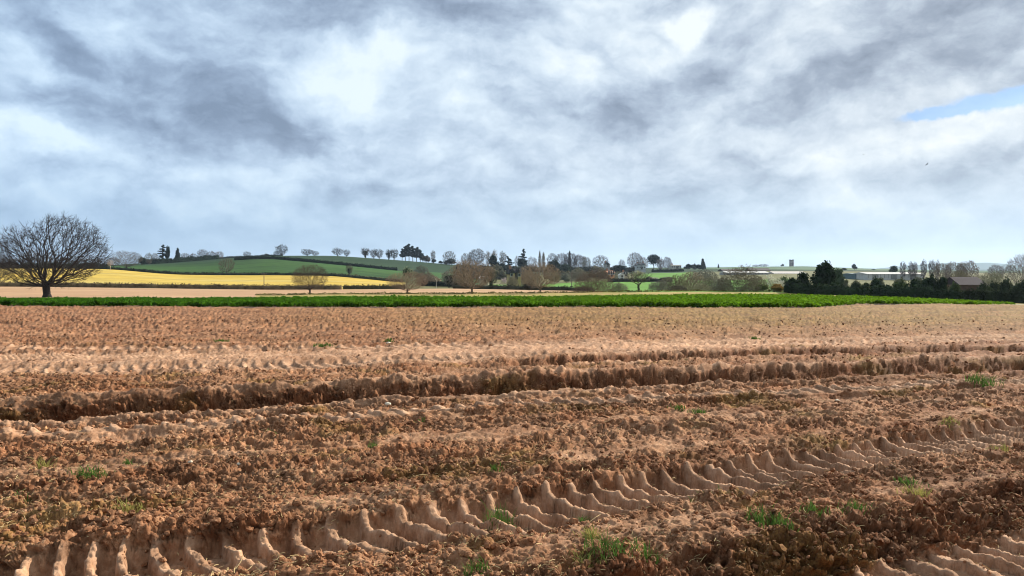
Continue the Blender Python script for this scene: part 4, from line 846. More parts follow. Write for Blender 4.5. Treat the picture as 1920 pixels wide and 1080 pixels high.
# ------------------------------------------------------------------ village and woods, centre
cen = [
 ('shrub', 800, 740, 478, 26, (.07, .06, .05), 'brown bush at the foot of the pine clump', 0), ('tall', 812, 720, 469, 13, (.13, .12, .11), 'slim feathery bare tree right of the pines', 0), ('ever', 813, 715, 485, 13, EVB, 'dark low evergreen beneath the slim feathery tree', 0),
 ('shrub', 826, 715, 488, 14, EVB, 'small dark bush left of the hedge-topped round tree', 1), ('round', 842, 700, 470, 27, (.12, .11, .10), 'round lollipop tree above a dark flat hedge', 0), ('shrub', 843, 690, 484, 34, (.035, .04, .035), 'dark flat-topped shrub beneath the round lollipop tree', 0),
 ('round', 874, 640, 474, 22, (.12, .105, .09), 'bare tree on the left shoulder of the great elm', 0), ('haze_tree', 894, 650, 466, 36, (.09, .08, .075), 'great dome-shaped bare elm on the central skyline', 0),
 ('tall', 915, 640, 470, 14, (.24, .21, .18), 'pale pollarded tree right of the great elm', 0), ('tall', 927, 640, 467, 16, (.24, .21, .18), 'second pale pollarded tree right of the great elm', 1), ('ever', 926, 600, 476, 26, EVB, 'dark evergreen mound below the pale pollarded trees', 0),
 ('tall', 943, 640, 470, 20, (.12, .11, .10), 'bare tree between the evergreen mound and the slanting cedar', 1), ('cedar', 953, 600, 481, 24, EVB, 'low slanting dark cedar in the middle skyline', 1),
 ('ever', 942, 560, 492, 22, (.03, .04, .035), 'dark bush below the slanting cedar', 1), ('cedar', 981, 600, 468, 20, (.022, .035, .034), 'dark cedar with a tufted top in the central skyline', 0), ('ever', 978, 600, 482, 26, EVB, 'dark evergreen skirt under the tufted cedar', 1),
 ('round', 970, 610, 479, 12, (.17, .15, .13), 'small pale tree left of the tufted cedar', 0), ('round', 998, 590, 480, 20, (.16, .14, .12), 'bare tree between tufted cedar and the poplars', 1),
 ('poplar', 1012, 470, 469, 7, (.24, .22, .19), 'left spire of the pair of tall thin poplars', 0), ('poplar', 1019, 470, 471, 9, (.24, .22, .19), 'right spire of the pair of tall thin poplars', 1),
 ('round', 1036, 600, 474, 24, (.08, .075, .08), 'dark wood tree just right of the poplars', 0), ('haze_tree', 1052, 600, 473, 28, (.07, .06, .07), 'second tree in the dark central wood', 1), ('haze_tree', 1070, 600, 473, 28, (.075, .06, .065), 'tree with purple tinge in the middle of the dark wood', 0),
 ('conifer', 1068, 605, 471, 9, EVB, 'pointed conifer tip rising above the dark central wood', 0), ('haze_tree', 1086, 600, 476, 30, (.09, .07, .07), 'rounded tree on the right half of the dark wood', 1), ('haze_tree', 1099, 590, 481, 20, (.14, .13, .10), 'paler tree at the right end of the dark wood', 0),
 ('ever', 1040, 520, 486, 36, (.028, .04, .03), 'dark evergreen mass in front of the central wood', 0), ('ever', 1060, 510, 493, 30, (.03, .045, .03), 'lower dark evergreen before the central wood', 1), ('shrub', 1083, 500, 500, 32, (.12, .12, .09), 'grey shrub below the right half of the dark wood', 0),
 ('round', 1126, 580, 478, 34, (.11, .105, .095), 'rounded bare tree standing apart right of the dark wood', 0), ('shrub', 1118, 520, 496, 40, (.14, .13, .09), 'olive shrub below the tree standing apart', 1), ('ever', 1154, 560, 496, 22, (.04, .05, .04), 'dark shrub by the little hilltop house', 1),
 ('round', 1166, 600, 486, 14, (.12, .11, .10), 'small tree between two dark hilltop shrubs', 0), ('ever', 1163, 560, 496, 32, EVB, 'wide dark shrub in the dip of the hilltop', 0),
 ('haze_tree', 1191, 620, 473, 32, (.10, .095, .09), 'tall bare tree behind the white gabled house', 0), ('round', 1207, 600, 481, 18, (.17, .16, .14), 'pale tree in front of the tall bare tree by the gabled house', 0),
 ('dome_ever', 1226, 620, 477, 28, (.02, .035, .035), 'dark umbrella-shaped evergreen on the hilltop', 0), ('tall', 1238, 570, 484, 20, (.13, .11, .11), 'purplish bare tree before the umbrella evergreen', 0), ('haze_tree', 1251, 600, 481, 18, (.12, .10, .10), 'bare tree right of the umbrella evergreen', 0),
 ('ever', 1290, 620, 494, 20, EVB, 'left dark shrub of the row ending at the pointed conifer', 0), ('shrub', 1302, 620, 494, 20, (.05, .06, .05), 'middle dark shrub of the row ending at the pointed conifer', 0), ('conifer', 1318, 620, 485, 13, EVB, 'pointed conifer at the right end of the hilltop row', 0), ('ever', 1311, 615, 495, 18, EVB, 'dark shrub against the pointed conifer', 1),
 ('conifer', 1347, 900, 495, 4, EVB, 'lone tiny pointed tree on the far skyline', 0),
 ('shrub', 1467, 1480, 494.5, 9, (.03, .05, .04), 'round dark bush left of the tower on the far hill', 0), ('round', 1432, 1200, 495, 20, (.10, .10, .10), 'hazy rounded tree on the skyline left of the tower', 0), ('round', 1418, 1200, 496, 18, (.12, .12, .12), 'hazy low tree behind the tall fan-shaped bush', 1),
 ('ever', 1602, 700, 494, 13, (.02, .035, .035), 'isolated dark evergreen on the skyline right of the belt', 0), ('ever', 1675, 420, 497, 22, (.03, .05, .03), 'dark green tree above the left end of the long white shed', 1),
 ('shrub', 1582, 600, 502, 16, (.04, .055, .04), 'small far bush left of the isolated evergreen', 0), ('shrub', 1638, 800, 504, 12, (.05, .07, .06), 'small hazy bush far behind the sheds', 1),
 # lower village
 ('catkin', 767, 260, 498, 36, (.26, .27, .15), 'greenish budding tree behind the corner of the yellow field', 0), ('bush', 800, 270, 507, 40, (.17, .13, .09), 'brown bush right of the budding tree', 1), ('shrub', 812, 300, 515, 44, (.24, .20, .13), 'pale tan shrub before the rough pasture', 0), ('bush', 790, 420, 497, 36, (.12, .11, .08), 'bush on the lower slope under the pines', 0),
 ('ivy', 842, 215, 505, 40, (.20, .17, .13), 'twisted ivy-trunked tree left of the tallest middle tree', 1), ('bush', 866, 220, 505, 50, (.13, .105, .07), 'brown bush behind the tallest middle tree', 0), ('bush', 880, 420, 487, 60, (.11, .10, .075), 'large olive bush below the great elm', 1),
 ('ivy', 921, 200, 495, 40, (.16, .14, .10), 'leaning ivy-covered tree right of the tallest middle tree', 0), ('shrub', 934, 420, 495, 40, (.11, .11, .08), 'grey green shrub above the cottages', 0),
 ('catkin', 908, 300, 517, 26, (.25, .22, .18), 'white blossom tree near the low cottage roof', 0, (.6, .57, .55)), ('catkin', 946, 270, 518, 22, (.25, .2, .18), 'pink blossom tree left of the dark-roofed house', 1, (.5, .40, .40)),
 ('bush', 985, 260, 500, 44, (.26, .20, .14), 'tan bushy tree against the timbered house', 0), ('bush', 962, 235, 513, 26, (.19, .15, .10), 'small twiggy bush in front of the timbered house', 1), ('bush', 1003, 240, 510, 40, (.20, .16, .11), 'brown bush behind the tree beside the bushy clump', 1), ('shrub', 992, 150, 529, 30, (.06, .055, .04), 'dark low shrub before the small meadow', 0),
 ('shrub', 1040, 330, 508, 34, (.14, .15, .09), 'grey green shrub at the top of the left meadow', 1), ('shrub', 1062, 340, 512, 34, (.16, .16, .11), 'lighter shrub at the top of the left meadow', 0), ('bush', 1085, 360, 503, 44, (.17, .155, .10), 'olive bush above the dense brown bush', 0), ('bush', 1130, 380, 505, 30, (.15, .13, .09), 'bush left of the orange brick house', 1),
 ('bush', 1162, 400, 508, 30, (.17, .16, .10), 'bush right of the orange brick house', 0), ('catkin', 1195, 340, 505, 46, (.20, .19, .11), 'yellow green budding tree below the gabled house', 1, (.30, .29, .14)), ('shrub', 1216, 310, 518, 24, (.18, .14, .12), 'pinkish shrub at the top right of the bright meadow', 0), ('catkin', 1226, 320, 519, 26, (.3, .28, .2), 'pale blossom bush behind the left end of the willow thicket', 0, (.48, .45, .36)),
 ('shrub', 1250, 330, 518, 40, (.15, .16, .10), 'olive shrub above the willow thicket', 1), ('bush', 1320, 330, 504, 60, (.16, .145, .10), 'bush rising behind the willow thicket before the sheds', 0),
 # right distance
 ('tall', 1693, 300, 489, 16, (.14, .12, .125), 'leftmost bare poplar-like tree behind the long white shed', 0), ('tall', 1708, 300, 489, 16, (.12, .10, .10), 'second bare tree behind the long white shed', 1), ('tall', 1716, 300, 490, 12, (.14, .12, .12), 'third bare tree behind the long white shed', 0),
 ('tall', 1732, 290, 485, 16, (.13, .11, .115), 'tallest thin bare tree over the shed end', 1), ('tall', 1747, 290, 486, 16, (.13, .11, .115), 'thin bare tree right of the tallest over the shed end', 0), ('tall', 1757, 290, 486, 12, (.16, .13, .14), 'last thin bare tree before the brown wood', 1),
 ('haze_tree', 1767, 240, 493, 34, (.17, .135, .10), 'brown bare tree at the left end of the wood over the barn', 0), ('haze_tree', 1792, 230, 489, 40, (.18, .14, .115), 'tall brown bare tree above the left end of the barn roof', 1), ('haze_tree', 1814, 230, 488, 42, (.20, .16, .13), 'tall pale brown tree above the middle of the barn roof', 0),
 ('bush', 1800, 200, 505, 46, (.20, .17, .09), 'olive bushy tree directly behind the barn roof', 0), ('bush', 1845, 220, 508, 40, (.22, .20, .12), 'low olive tree behind the right end of the barn roof', 1), ('haze_tree', 1868, 300, 496, 30, (.16, .14, .13), 'round hazy tree before the blue hill', 0), ('bush', 1868, 210, 508, 34, (.19, .18, .09), 'yellow green bush right of the barn', 0)]
for q in cen:
    k, px, Y, yt, w, c, l, v = q[:8]; plant(k, px, Y, yt, w, c, l, var=v, color2=q[8] if len(q) > 8 else None)

# ------------------------------------------------------------------ buildings
def house(name, label, px, Y, yb, wpx, wall_h, roof_h, wallc, roofc, depth=7, along='x', cols=3, rows=2, chim=1, cat='house', gables=0, rz=0.0, winc=(.03, .035, .04)):
    x, y, z = at(px, Y); z = EYE - (yb - HOR) / F * Y if yb else z; W = wpx * Y / F
    e = empty(name, (x, y, z), rz); tag(e, label, cat)
    MB().box(-W / 2, W / 2, 0, depth, -2.5, wall_h).build('wall', M['paint'], e, wallc)
    rf = MB().gable(-W / 2, W / 2, 0, depth, wall_h, wall_h + roof_h, along, .35).build('roof', M['paint'], e, roofc)
    for g in range(gables):
        gx = -W / 2 + W * (g + .5) / gables; gw = W / gables * .38
        gm = MB().box(gx - gw, gx + gw, -.7, 1, 0, wall_h + .4); gm.build('gable_wall', M['paint'], e, wallc)
        MB().gable(gx - gw, gx + gw, -.9, depth * .45, wall_h + .4, wall_h + .4 + roof_h * .75, 'y', .2).build('gable_roof', M['paint'], e, roofc)
    for c_ in range(chim):
        cx_ = -W * .32 + c_ * W * .64; MB().box(cx_ - .4, cx_ + .4, depth / 2 - .4, depth / 2 + .4, wall_h + roof_h * .5, wall_h + roof_h + 1.1).build('chimney', M['paint'], rf, (.28, .15, .1))
    for r_ in range(rows):
        for c_ in range(cols):
            wx = -W / 2 + W * (c_ + .5) / cols; wz = .9 + r_ * (wall_h - .6) / max(rows, 1); yy = -.05 - (.7 if gables and abs(((wx + W / 2) / W * gables) % 1 - .5) < .38 else 0)
            w = MB().box(wx - .5, wx + .5, yy - .04, yy + .03, wz, wz + 1.15).build('window', M['paint'], e, (.6, .6, .57))
            MB().box(wx - .4, wx + .4, yy - .07, yy - .045, wz + .1, wz + 1.05).build('pane', M['paint'], w, winc)
    MB().box(W * .08 - .45, W * .08 + .45, -.08 - (.7 if gables else 0), -.0, 0, 2.0).build('door', M['paint'], e, (.08, .06, .05))
    return e
house('timbered_house', 'gabled timbered house with yellow walls and steep dark roof among bare trees', 966, 250, 524, 22, 1.6, 1.9, (.42, .30, .15), (.04, .036, .034), 6, 'x', 3, 1, 1, gables=2, rz=.15)
house('low_cottage', 'low cottage with pale roof half hidden behind white blossom', 908, 255, 530, 16, 1.2, .9, (.45, .36, .26), (.42, .38, .34), 5, 'x', 2, 1, 0)
house('brick_house', 'two-storey orange brick house with white windows above the bright meadow', 1146, 380, 518.5, 14, 2.0, .9, (.50, .25, .12), (.42, .20, .11), 5, 'x', 3, 2, 1, rz=.3)
house('white_cottage', 'small white gable-ended cottage behind the meadow hedge', 1166, 350, 520, 9, .9, 1.0, (.66, .64, .58), (.6, .58, .52), 5, 'y', 1, 1, 0)
house('cream_cottage', 'cream cottage just right of the white gable-ended cottage', 1173, 360, 518, 9, 1.3, .6, (.52, .43, .31), (.33, .24, .17), 5, 'x', 2, 1, 1)
house('hilltop_cottage', 'small pale hilltop house between dark shrubs right of the rounded bare tree', 1139, 560, 500, 10, 1.6, 1.8, (.34, .33, .30), (.10, .10, .10), 6, 'y', 1, 1, 1)
house('gabled_house', 'white gabled house with dark windows under the tall bare hilltop tree', 1202, 560, 505, 17, 2.6, 2.0, (.52, .52, .50), (.14, .14, .14), 8, 'x', 4, 1, 2, gables=2)
house('cream_house', 'long cream house right of the umbrella evergreen on the hilltop', 1268, 590, 504, 19, 2.6, .5, (.48, .46, .38), (.36, .34, .30), 7, 'x', 5, 1, 1)
# long sheds and glasshouses
def shed(name, label, px0, px1, Y, yb, wall_h, roof_h, wallc, roofc, depth=14, bays=8, cat='shed', doors=1):
    x0 = (px0 - CX) / F * Y; x1 = (px1 - CX) / F * Y; z = EYE - (yb - HOR) / F * Y; e = empty(name, ((x0 + x1) / 2, Y, z)); W = x1 - x0; tag(e, label, cat)
    MB().box(-W / 2, W / 2, 0, depth, -1.5, wall_h).build('wall', M['paint'], e, wallc)
    MB().gable(-W / 2, W / 2, 0, depth, wall_h, wall_h + roof_h, 'x', .2).build('roof', M['paint'], e, roofc)
    for i in range(bays):
        bx = -W / 2 + W * i / bays; MB().box(bx + .15, bx + .35, -.12, -.01, 0, wall_h).build('post', M['paint'], e, tuple(c * .6 for c in wallc))
    for i in range(doors):
        dx = -W / 2 + W * (i + .4) / doors; MB().box(dx - 1.2, dx + 1.2, -.1, -.01, -.5, wall_h * .85).build('door', M['paint'], e, tuple(c * .45 for c in wallc))
    return e
PW = (.38, .36, .33)
shed('long_greenhouse', 'long pale glasshouse roof behind the fan-shaped bush', 1362, 1442, 420, 517, 1.6, .9, PW, (.50, .48, .44), bays=12)
shed('long_greenhouse', 'long pale pinkish glasshouse roof below the tower hill', 1452, 1512, 425, 518, 1.5, 1.2, PW, (.46, .42, .38), bays=10)
shed('long_greenhouse', 'grey glasshouse right of the tallest dark evergreen', 1572, 1606, 330, 522, 1.2, .7, (.34, .36, .34), (.40, .40, .37), bays=6)
shed('dark_shed', 'small blue grey shed between two pale glasshouses', 1604, 1627, 310, 522, 1.7, .4, (.10, .15, .16), (.22, .26, .25), bays=3)
shed('white_shed', 'long white shed below the thin bare trees', 1627, 1733, 300, 521, 1.5, .7, (.50, .48, .44), (.48, .46, .43), bays=14, doors=3)
shed('tunnel_roof_barn', 'dark low barn roof above the glasshouse left of the tower', 1356, 1390, 520, 511, 1.2, 1.2, (.12, .10, .08), (.09, .075, .065), bays=4)
shed('tunnel_roof_barn', 'dark low barn roof directly right of the fan-shaped bush top', 1408, 1446, 520, 511, 1.4, 1.7, (.12, .10, .08), (.08, .07, .06), bays=4)
br = shed('brown_barn', 'barn with large dark purple brown roof behind the right hawthorns', 1800, 1848, 120, 543, .75, 1.2, (.16, .10, .07), (.040, .028, .032), depth=5, bays=5, cat='barn', doors=1)
# tower
def tower():
    x, y, z = at(1484, 1500); H = 12.0; r = 4.2; e = empty('stone_tower', (x, y, z - .3)); tag(e, 'solitary stone tower with battlements on the far green hill', 'tower')
    MB().tube([(0, 0, -1), (0, 0, H * .5), (0, 0, H)], [r * 1.03, r, r * .97], 14).build('wall', M['paint'], e, (.17, .135, .12))
    MB().tube([(0, 0, H), (0, 0, H + .9)], [r * 1.12, r * 1.12], 14).build('parapet', M['paint'], e, (.14, .12, .11))
    for i in range(8):
        a = i * math.pi / 4; cx_, cy_ = math.cos(a) * r * 1.0, math.sin(a) * r; MB().box(cx_ - .6, cx_ + .6, cy_ - .6, cy_ + .6, H + .9, H + 1.9).build('battlement', M['paint'], e, (.14, .12, .11))
    MB().box(-2.9, 2.9, -r * 1.04, -r * .7, H * .66, H * .84).build('stone_band', M['paint'], e, (.3, .26, .24))
    for wz in (2.5, 6.0): MB().box(-.8, .8, -r * 1.12, -r * .8, wz, wz + 2.2).build('window', M['paint'], e, (.04, .04, .05))
tower()

# ------------------------------------------------------------------ poles and wires
def pole(px, Y, ytop, label, r=.12, color=(.16, .13, .11), arm=True):
    x, y, z = at(px, Y); yb = HOR + (EYE - z) * F / Y; H = (yb - ytop) * Y / F; e = empty('utility_pole', (x, y, z)); tag(e, label, 'pole', 'overhead line poles')
    MB().tube([(0, 0, -.4), (0, 0, H)], [r, r * .7], 8).build('pole', M['paint'], e, color)
    if arm:
        MB().box(-.7, .7, -.05, .05, H - .35, H - .23).build('crossarm', M['paint'], e, color)
        for k in (-.6, 0, .6): MB().tube([(k, 0, H - .23), (k, 0, H - .08)], .04, 6).build('insulator', M['paint'], e, (.35, .33, .3))
    return Vector((x, y, z + H - .15))
for px_, yt_, w_, l_ in ((1584, 523, 26, 'grey green scrub bush in the gap right of the tallest evergreen'), (1606, 524, 30, 'second scrub bush in the gap before the blue grey shed'), (1650, 519, 34, 'olive scrub before the left part of the long white shed'), (1690, 519, 36, 'olive scrub before the middle of the long white shed'), (1722, 518, 32, 'olive scrub before the right end of the long white shed')):
    plant('shrub', px_, 200, yt_, w_, (.10, .105, .055), l_, 'scrub in front of the sheds')
p1 = pole(495, 200, 512, 'thin dark pole standing before the yellow field')
p2 = pole(818, 196, 524, 'thin pale pole at the far edge of the pale field', r=.08, color=(.38, .35, .31), arm=False)
p3 = pole(1072, 192, 510, 'thin dark pole before the left part of the bright meadow')
x, y, z = at(1420, 215); p4 = Vector((x, y, 1.0))
p0 = Vector(at(-100, 205)[:2] + (2.2,))
def wire(a, b, label):
    pts = [a.lerp(b, t) - Vector((0, 0, .35 * math.sin(math.pi * t))) for t in np.linspace(0, 1, 17)]
    tag(MB().tube(pts, .018, 4).build('overhead_wire', M['paint'], None, (.2, .19, .18)), label, 'wire', 'overhead wires')
wire(p2, p3, 'thin overhead wire between pale pole and meadow pole')
wire(p3, p4, 'thin overhead wire leading right from the meadow pole')
wire(p1, p2, 'thin overhead wire between yellow field pole and pale pole')
wire(p0, p1, 'thin overhead wire leading left from the yellow field pole')

# ------------------------------------------------------------------ birds
def bird(px, py, Y, span, label, bank=.5, head=2.4):
    e = empty('bird', ((px - CX) / F * Y, Y, EYE + (HOR - py) / F * Y)); e.rotation_euler = (.3, bank, head); tag(e, label, 'bird', 'birds in the sky')
    s = span / 2
    MB().tube([(0, -.5 * s, 0), (0, -.35 * s, 0), (0, 0, 0), (0, .3 * s, 0), (0, .48 * s, .01)], [.01 * s, .07 * s, .11 * s, .08 * s, .02 * s], 8).build('body', M['paint'], e, (.03, .03, .035))
    for k in (-1, 1):
        V = [(k * .05 * s, .2 * s, .02 * s), (k * .05 * s, -.12 * s, .02 * s), (k * .5 * s, .28 * s, .16 * s), (k * .5 * s, -.1 * s, .15 * s), (k * s, .02 * s, .26 * s), (k * .95 * s, -.1 * s, .25 * s)]
        V2 = V + [(a, b, c - .02 * s) for a, b, c in V]
        MB().add(V2, [(0, 1, 3, 2), (2, 3, 5, 4), (6, 8, 9, 7), (8, 10, 11, 9), (0, 2, 8, 6), (2, 4, 10, 8), (1, 7, 9, 3), (3, 9, 11, 5), (4, 5, 11, 10)]).build('wing', M['paint'], e, (.03, .03, .035))
    MB().add([(-.05 * s, -.45 * s, 0), (.05 * s, -.45 * s, 0), (.12 * s, -.7 * s, 0), (-.12 * s, -.7 * s, 0), (0, -.5 * s, .02 * s)], [(0, 1, 2, 3), (0, 4, 1), (1, 4, 2), (2, 4, 3), (3, 4, 0)]).build('tail', M['paint'], e, (.03, .03, .035))
bird(1738, 308, 120, .62, 'small dark bird gliding below the blue gap in the clouds', .7, 2.2)
bird(1619, 290, 200, .6, 'tiny far bird left of the larger bird in the clouds', .1, 1.4)

# ------------------------------------------------------------------ crop strip
def crop():
    rg = np.random.default_rng(21); n = 60000
    px = rg.uniform(-500, 1900, n); KY, KZ = knots(px); y0, y1 = KY[3], KY[4]; wgt = (y1 - y0) / 44; keep = rg.random(n) < np.clip(wgt, 0, 1) * (1.0); px = px[keep]; y0 = y0[keep]; y1 = y1[keep]
    t = rg.random(len(px)); Y = y0 + (y1 - y0) * t; front = rg.random(len(px)) < .16; Y = np.where(front, y0 + .5 * rg.random(len(px)), Y)
    X = (px - CX) / F * Y; ok = perlin(X * .35, Y * .5, 34) + .5 * perlin(X * 1.3, Y * 1.3, 35) > -.62; edge = Y - y0 > .45 + .8 * perlin(X * .5, X * 0, 36) + .5 * perlin(X * 2.1, X * 0, 37); ok &= edge | (rg.random(len(Y)) < .15); X, Y = X[ok], Y[ok]; row = np.round(Y / .5) * .5; Y = row + rg.normal(size=len(Y)) * .09 + .12 * perlin(X * .6, X * 0, 4); Z = land(X, Y)
    hp = .36 * (1 + .25 * perlin(X * .25, Y * .25, 6) + .25 * perlin(X * 1.5, Y * 1.5, 7)) * (1 - .6 * sstep(1560, 1900, CX + F * X / Y)); nl = 8
    I = np.repeat(np.arange(len(X)), nl); az = rg.uniform(0, 6.28, len(I)); rad = rg.uniform(.02, .26, len(I)); hh = hp[I] * rg.uniform(.45, 1.05, len(I))
    P = np.stack([X[I] + np.cos(az) * rad, Y[I] + np.sin(az) * rad, Z[I] + hh - rad * .35], 1)
    V, Fq = cards(P, .13, rg, .35)
    me = mesh_np('leafy_crop', V, [Fq]); m = M['crop']; o = obj('leafy_crop', me, m, None, (.085, .19, .010)); tag(o, 'strip of bright green leafy crop across the field', 'crop', kind='stuff')
    print('crop tris', len(Fq) * 2)
crop()

# ------------------------------------------------------------------ loose clods, straw and stones on the near field
def hz(X, Y):
    h, c, r, _ = near_h(X, Y, False); return land(X, Y) + h, c, r
def scatter(n, seed, ymin=3.6, ymax=34, p=1.0):
    rg = np.random.default_rng(seed); iv = rg.uniform(1 / ymax, 1 / ymin, n); Y = 1 / iv; X = rg.uniform(-.75, .75, n) * Y; return X, Y, rg
def clod_stuff():
    X, Y, rg = scatter(120000, 31, 3.4, 30); Z, crust, rough = hz(X, Y)
    keep = rg.random(len(X)) < np.clip(rough * (1 - .6 * crust), 0.08, 1) * .7 * np.clip(.55 + .9 * perlin(X * 1.2, Y * 1.2, 44), .1, 1); X, Y, Z = X[keep], Y[keep], Z[keep]; n = len(X)
    s = .007 + .021 * rg.random(n) ** 3.5; s = s * (1 + np.clip((Y - 8) / 22, 0, 1) * .55)
    me = bpy.data.meshes.new('soil_crumbs'); me.vertices.add(n); me.vertices.foreach_set('co', np.stack([X, Y, Z + s * .25], 1).astype(np.float32).ravel())
    sc = np.stack([s * rg.uniform(.8, 1.5, n), s * rg.uniform(.7, 1.2, n), s * rg.uniform(.5, .95, n)], 1)
    a = me.attributes.new('size', 'FLOAT_VECTOR', 'POINT'); a.data.foreach_set('vector', sc.astype(np.float32).ravel())
    a = me.attributes.new('turn', 'FLOAT_VECTOR', 'POINT'); a.data.foreach_set('vector', np.stack([rg.uniform(-.5, .5, n), rg.uniform(-.5, .5, n), rg.uniform(0, 6.28, n)], 1).astype(np.float32).ravel())
    o = obj('soil_crumbs', me, None); tag(o, 'loose crumbs and clods of soil over the ploughed field', 'soil', kind='stuff')
    ng = bpy.data.node_groups.new('crumbs', 'GeometryNodeTree'); ng.interface.new_socket('Geometry', in_out='INPUT', socket_type='NodeSocketGeometry'); ng.interface.new_socket('Geometry', in_out='OUTPUT', socket_type='NodeSocketGeometry')
    N = ng.nodes; L = ng.links; gi = N.new('NodeGroupInput'); go = N.new('NodeGroupOutput')
    gti = N.new('GeometryNodeGeometryToInstance')
    for k in range(4):
        ic = N.new('GeometryNodeMeshIcoSphere'); ic.inputs['Subdivisions'].default_value = 2; ic.inputs['Radius'].default_value = 1
        sp = N.new('GeometryNodeSetPosition'); nz = N.new('ShaderNodeTexNoise'); nz.noise_dimensions = '4D'; nz.inputs['W'].default_value = k * 7.7; nz.inputs['Scale'].default_value = 1.1; nz.inputs['Detail'].default_value = 2
        ps = N.new('GeometryNodeInputPosition'); L.new(ps.outputs[0], nz.inputs['Vector'])
        sb = N.new('ShaderNodeVectorMath'); sb.operation = 'SUBTRACT'; L.new(nz.outputs['Color'], sb.inputs[0]); sb.inputs[1].default_value = (.5, .5, .5)
        ml = N.new('ShaderNodeVectorMath'); ml.operation = 'SCALE'; L.new(sb.outputs[0], ml.inputs[0]); ml.inputs['Scale'].default_value = 1.9
        L.new(ic.outputs[0], sp.inputs['Geometry']); L.new(ml.outputs[0], sp.inputs['Offset'])
        sm = N.new('GeometryNodeSetMaterial'); sm.inputs['Material'].default_value = M['soil']; L.new(sp.outputs[0], sm.inputs[0]); L.new(sm.outputs[0], gti.inputs[0])
    iop = N.new('GeometryNodeInstanceOnPoints'); iop.inputs['Pick Instance'].default_value = True; L.new(gi.outputs[0], iop.inputs['Points']); L.new(gti.outputs[0], iop.inputs['Instance'])
    rv = N.new('FunctionNodeRandomValue'); rv.data_type = 'INT'; rv.inputs[4].default_value = 0; rv.inputs[5].default_value = 3; L.new(rv.outputs[2], iop.inputs['Instance Index'])
    for nm, sk in (('turn', 'Rotation'), ('size', 'Scale')):
        na = N.new('GeometryNodeInputNamedAttribute'); na.data_type = 'FLOAT_VECTOR'; na.inputs[0].default_value = nm; L.new(na.outputs[0], iop.inputs[sk])
    L.new(iop.outputs[0], go.inputs[0]); md = o.modifiers.new('crumbs', 'NODES'); md.node_group = ng
    print('crumbs', n)
clod_stuff()
def straw_stuff():
    X, Y, rg = scatter(26000, 41, 3.5, 30); Z, crust, rough = hz(X, Y); keep = rg.random(len(X)) < np.clip(.35 + .8 * perlin(X * .9, Y * .9, 47) + .25 * rough, .05, 1) * (1 - .6 * crust)
    X, Y, Z = X[keep], Y[keep], Z[keep]; n = len(X); P = np.stack([X, Y, Z + .008], 1)
    L_ = rg.uniform(.012, .05, n) * (1 + (rg.random(n) < .05) * 1.6); a = rg.uniform(0, 6.28, n); up = rg.normal(size=n) * .3 + .12
    d = np.stack([np.cos(a), np.sin(a), up], 1) * L_[:, None]; mid = P + d * .5 + np.stack([rg.normal(size=n), rg.normal(size=n), np.abs(rg.normal(size=n))], 1) * (L_ * .08)[:, None]; w = rg.uniform(.0012, .003, n)
    V1, F1 = prisms(P, mid, w, w, 3); V2, F2 = prisms(mid, P + d, w, w * .6, 3)
    o = obj('straw_litter', mesh_np('straw_litter', np.concatenate([V1, V2]), [np.concatenate([F1, F2 + len(V1)])]), M['paint'], None, (.50, .36, .17)); tag(o, 'scattered bits of straw and stubble on the soil', 'straw', kind='stuff')
straw_stuff()
# dry grass and moss film on the ground
tufts = [(168, 900, 64, 26, 'dark green grass tuft at the left among the clods'), (940, 962, 56, 38, 'thick green grass tuft growing in the tyre track'), (1140, 1062, 84, 46, 'large grass patch at the bottom right of centre'), (1215, 1052, 42, 36, 'grass tuft just right of the large bottom patch'),
  (1100, 1070, 60, 26, 'thin yellow green grass patch left of the large bottom patch'), (1440, 995, 76, 34, 'left grass tuft of the pair above the deep rut'), (1527, 978, 48, 26, 'right grass tuft of the pair above the deep rut'), (1325, 925, 58, 18, 'low grass tuft on the near edge of the tyre track'),
  (1697, 912, 44, 16, 'small grass tuft below the right end of the tyre track'), (1718, 932, 56, 22, 'yellowish grass tuft under the small one at the right'), (1603, 968, 52, 26, 'sparse grass tuft on the rim of the deep rut'), (605, 646, 34, 9, 'low green weed tuft in the far soil at left of centre'),
  (1842, 728, 58, 24, 'grass tuft at the right beyond the long ruts'), (890, 1076, 60, 26, 'grass tuft cut by the bottom edge left of centre'), (206, 1076, 30, 12, 'small broad-leaved weed at the bottom left'), (508, 818, 24, 10, 'tiny green weed above left of centre'),
  (40, 940, 22, 16, 'small weed near the left edge'), (240, 870, 22, 14, 'weed right of the dark green left tuft'), (1092, 950, 14, 22, 'upright blade tuft right of the thick track tuft'), (1108, 1010, 50, 26, 'dry yellow tuft above the large bottom patch'),
  (788, 792, 18, 8, 'small weed by the pale berm in the middle'), (1312, 774, 30, 12, 'dark weed tuft in the rubble right of centre'), (1275, 772, 26, 10, 'weed tuft left of the dark one in the rubble'), (700, 832, 20, 12, 'faint weed in the clods left of centre'),
  (245, 962, 50, 30, 'dry brown grass wisps at the lower left'), (80, 880, 30, 26, 'pale dry grass wisps near the left edge'), (1870, 845, 50, 18, 'yellowish weed patch at the right beyond the tyre track'), (1780, 800, 34, 10, 'yellow green weed patch above the tyre track at right'), (930, 640 + 250, 30, 14, 'olive weed above the thick track tuft'), (1480, 1010, 30, 18, 'short grass under the pair above the deep rut'), (730, 637, 18, 6, 'tiny weed in the far soil left of the middle'), (1415, 632, 20, 6, 'tiny dark weed in the far soil right of the middle'), (415, 638, 30, 6, 'low weed patch in the far soil at left')]
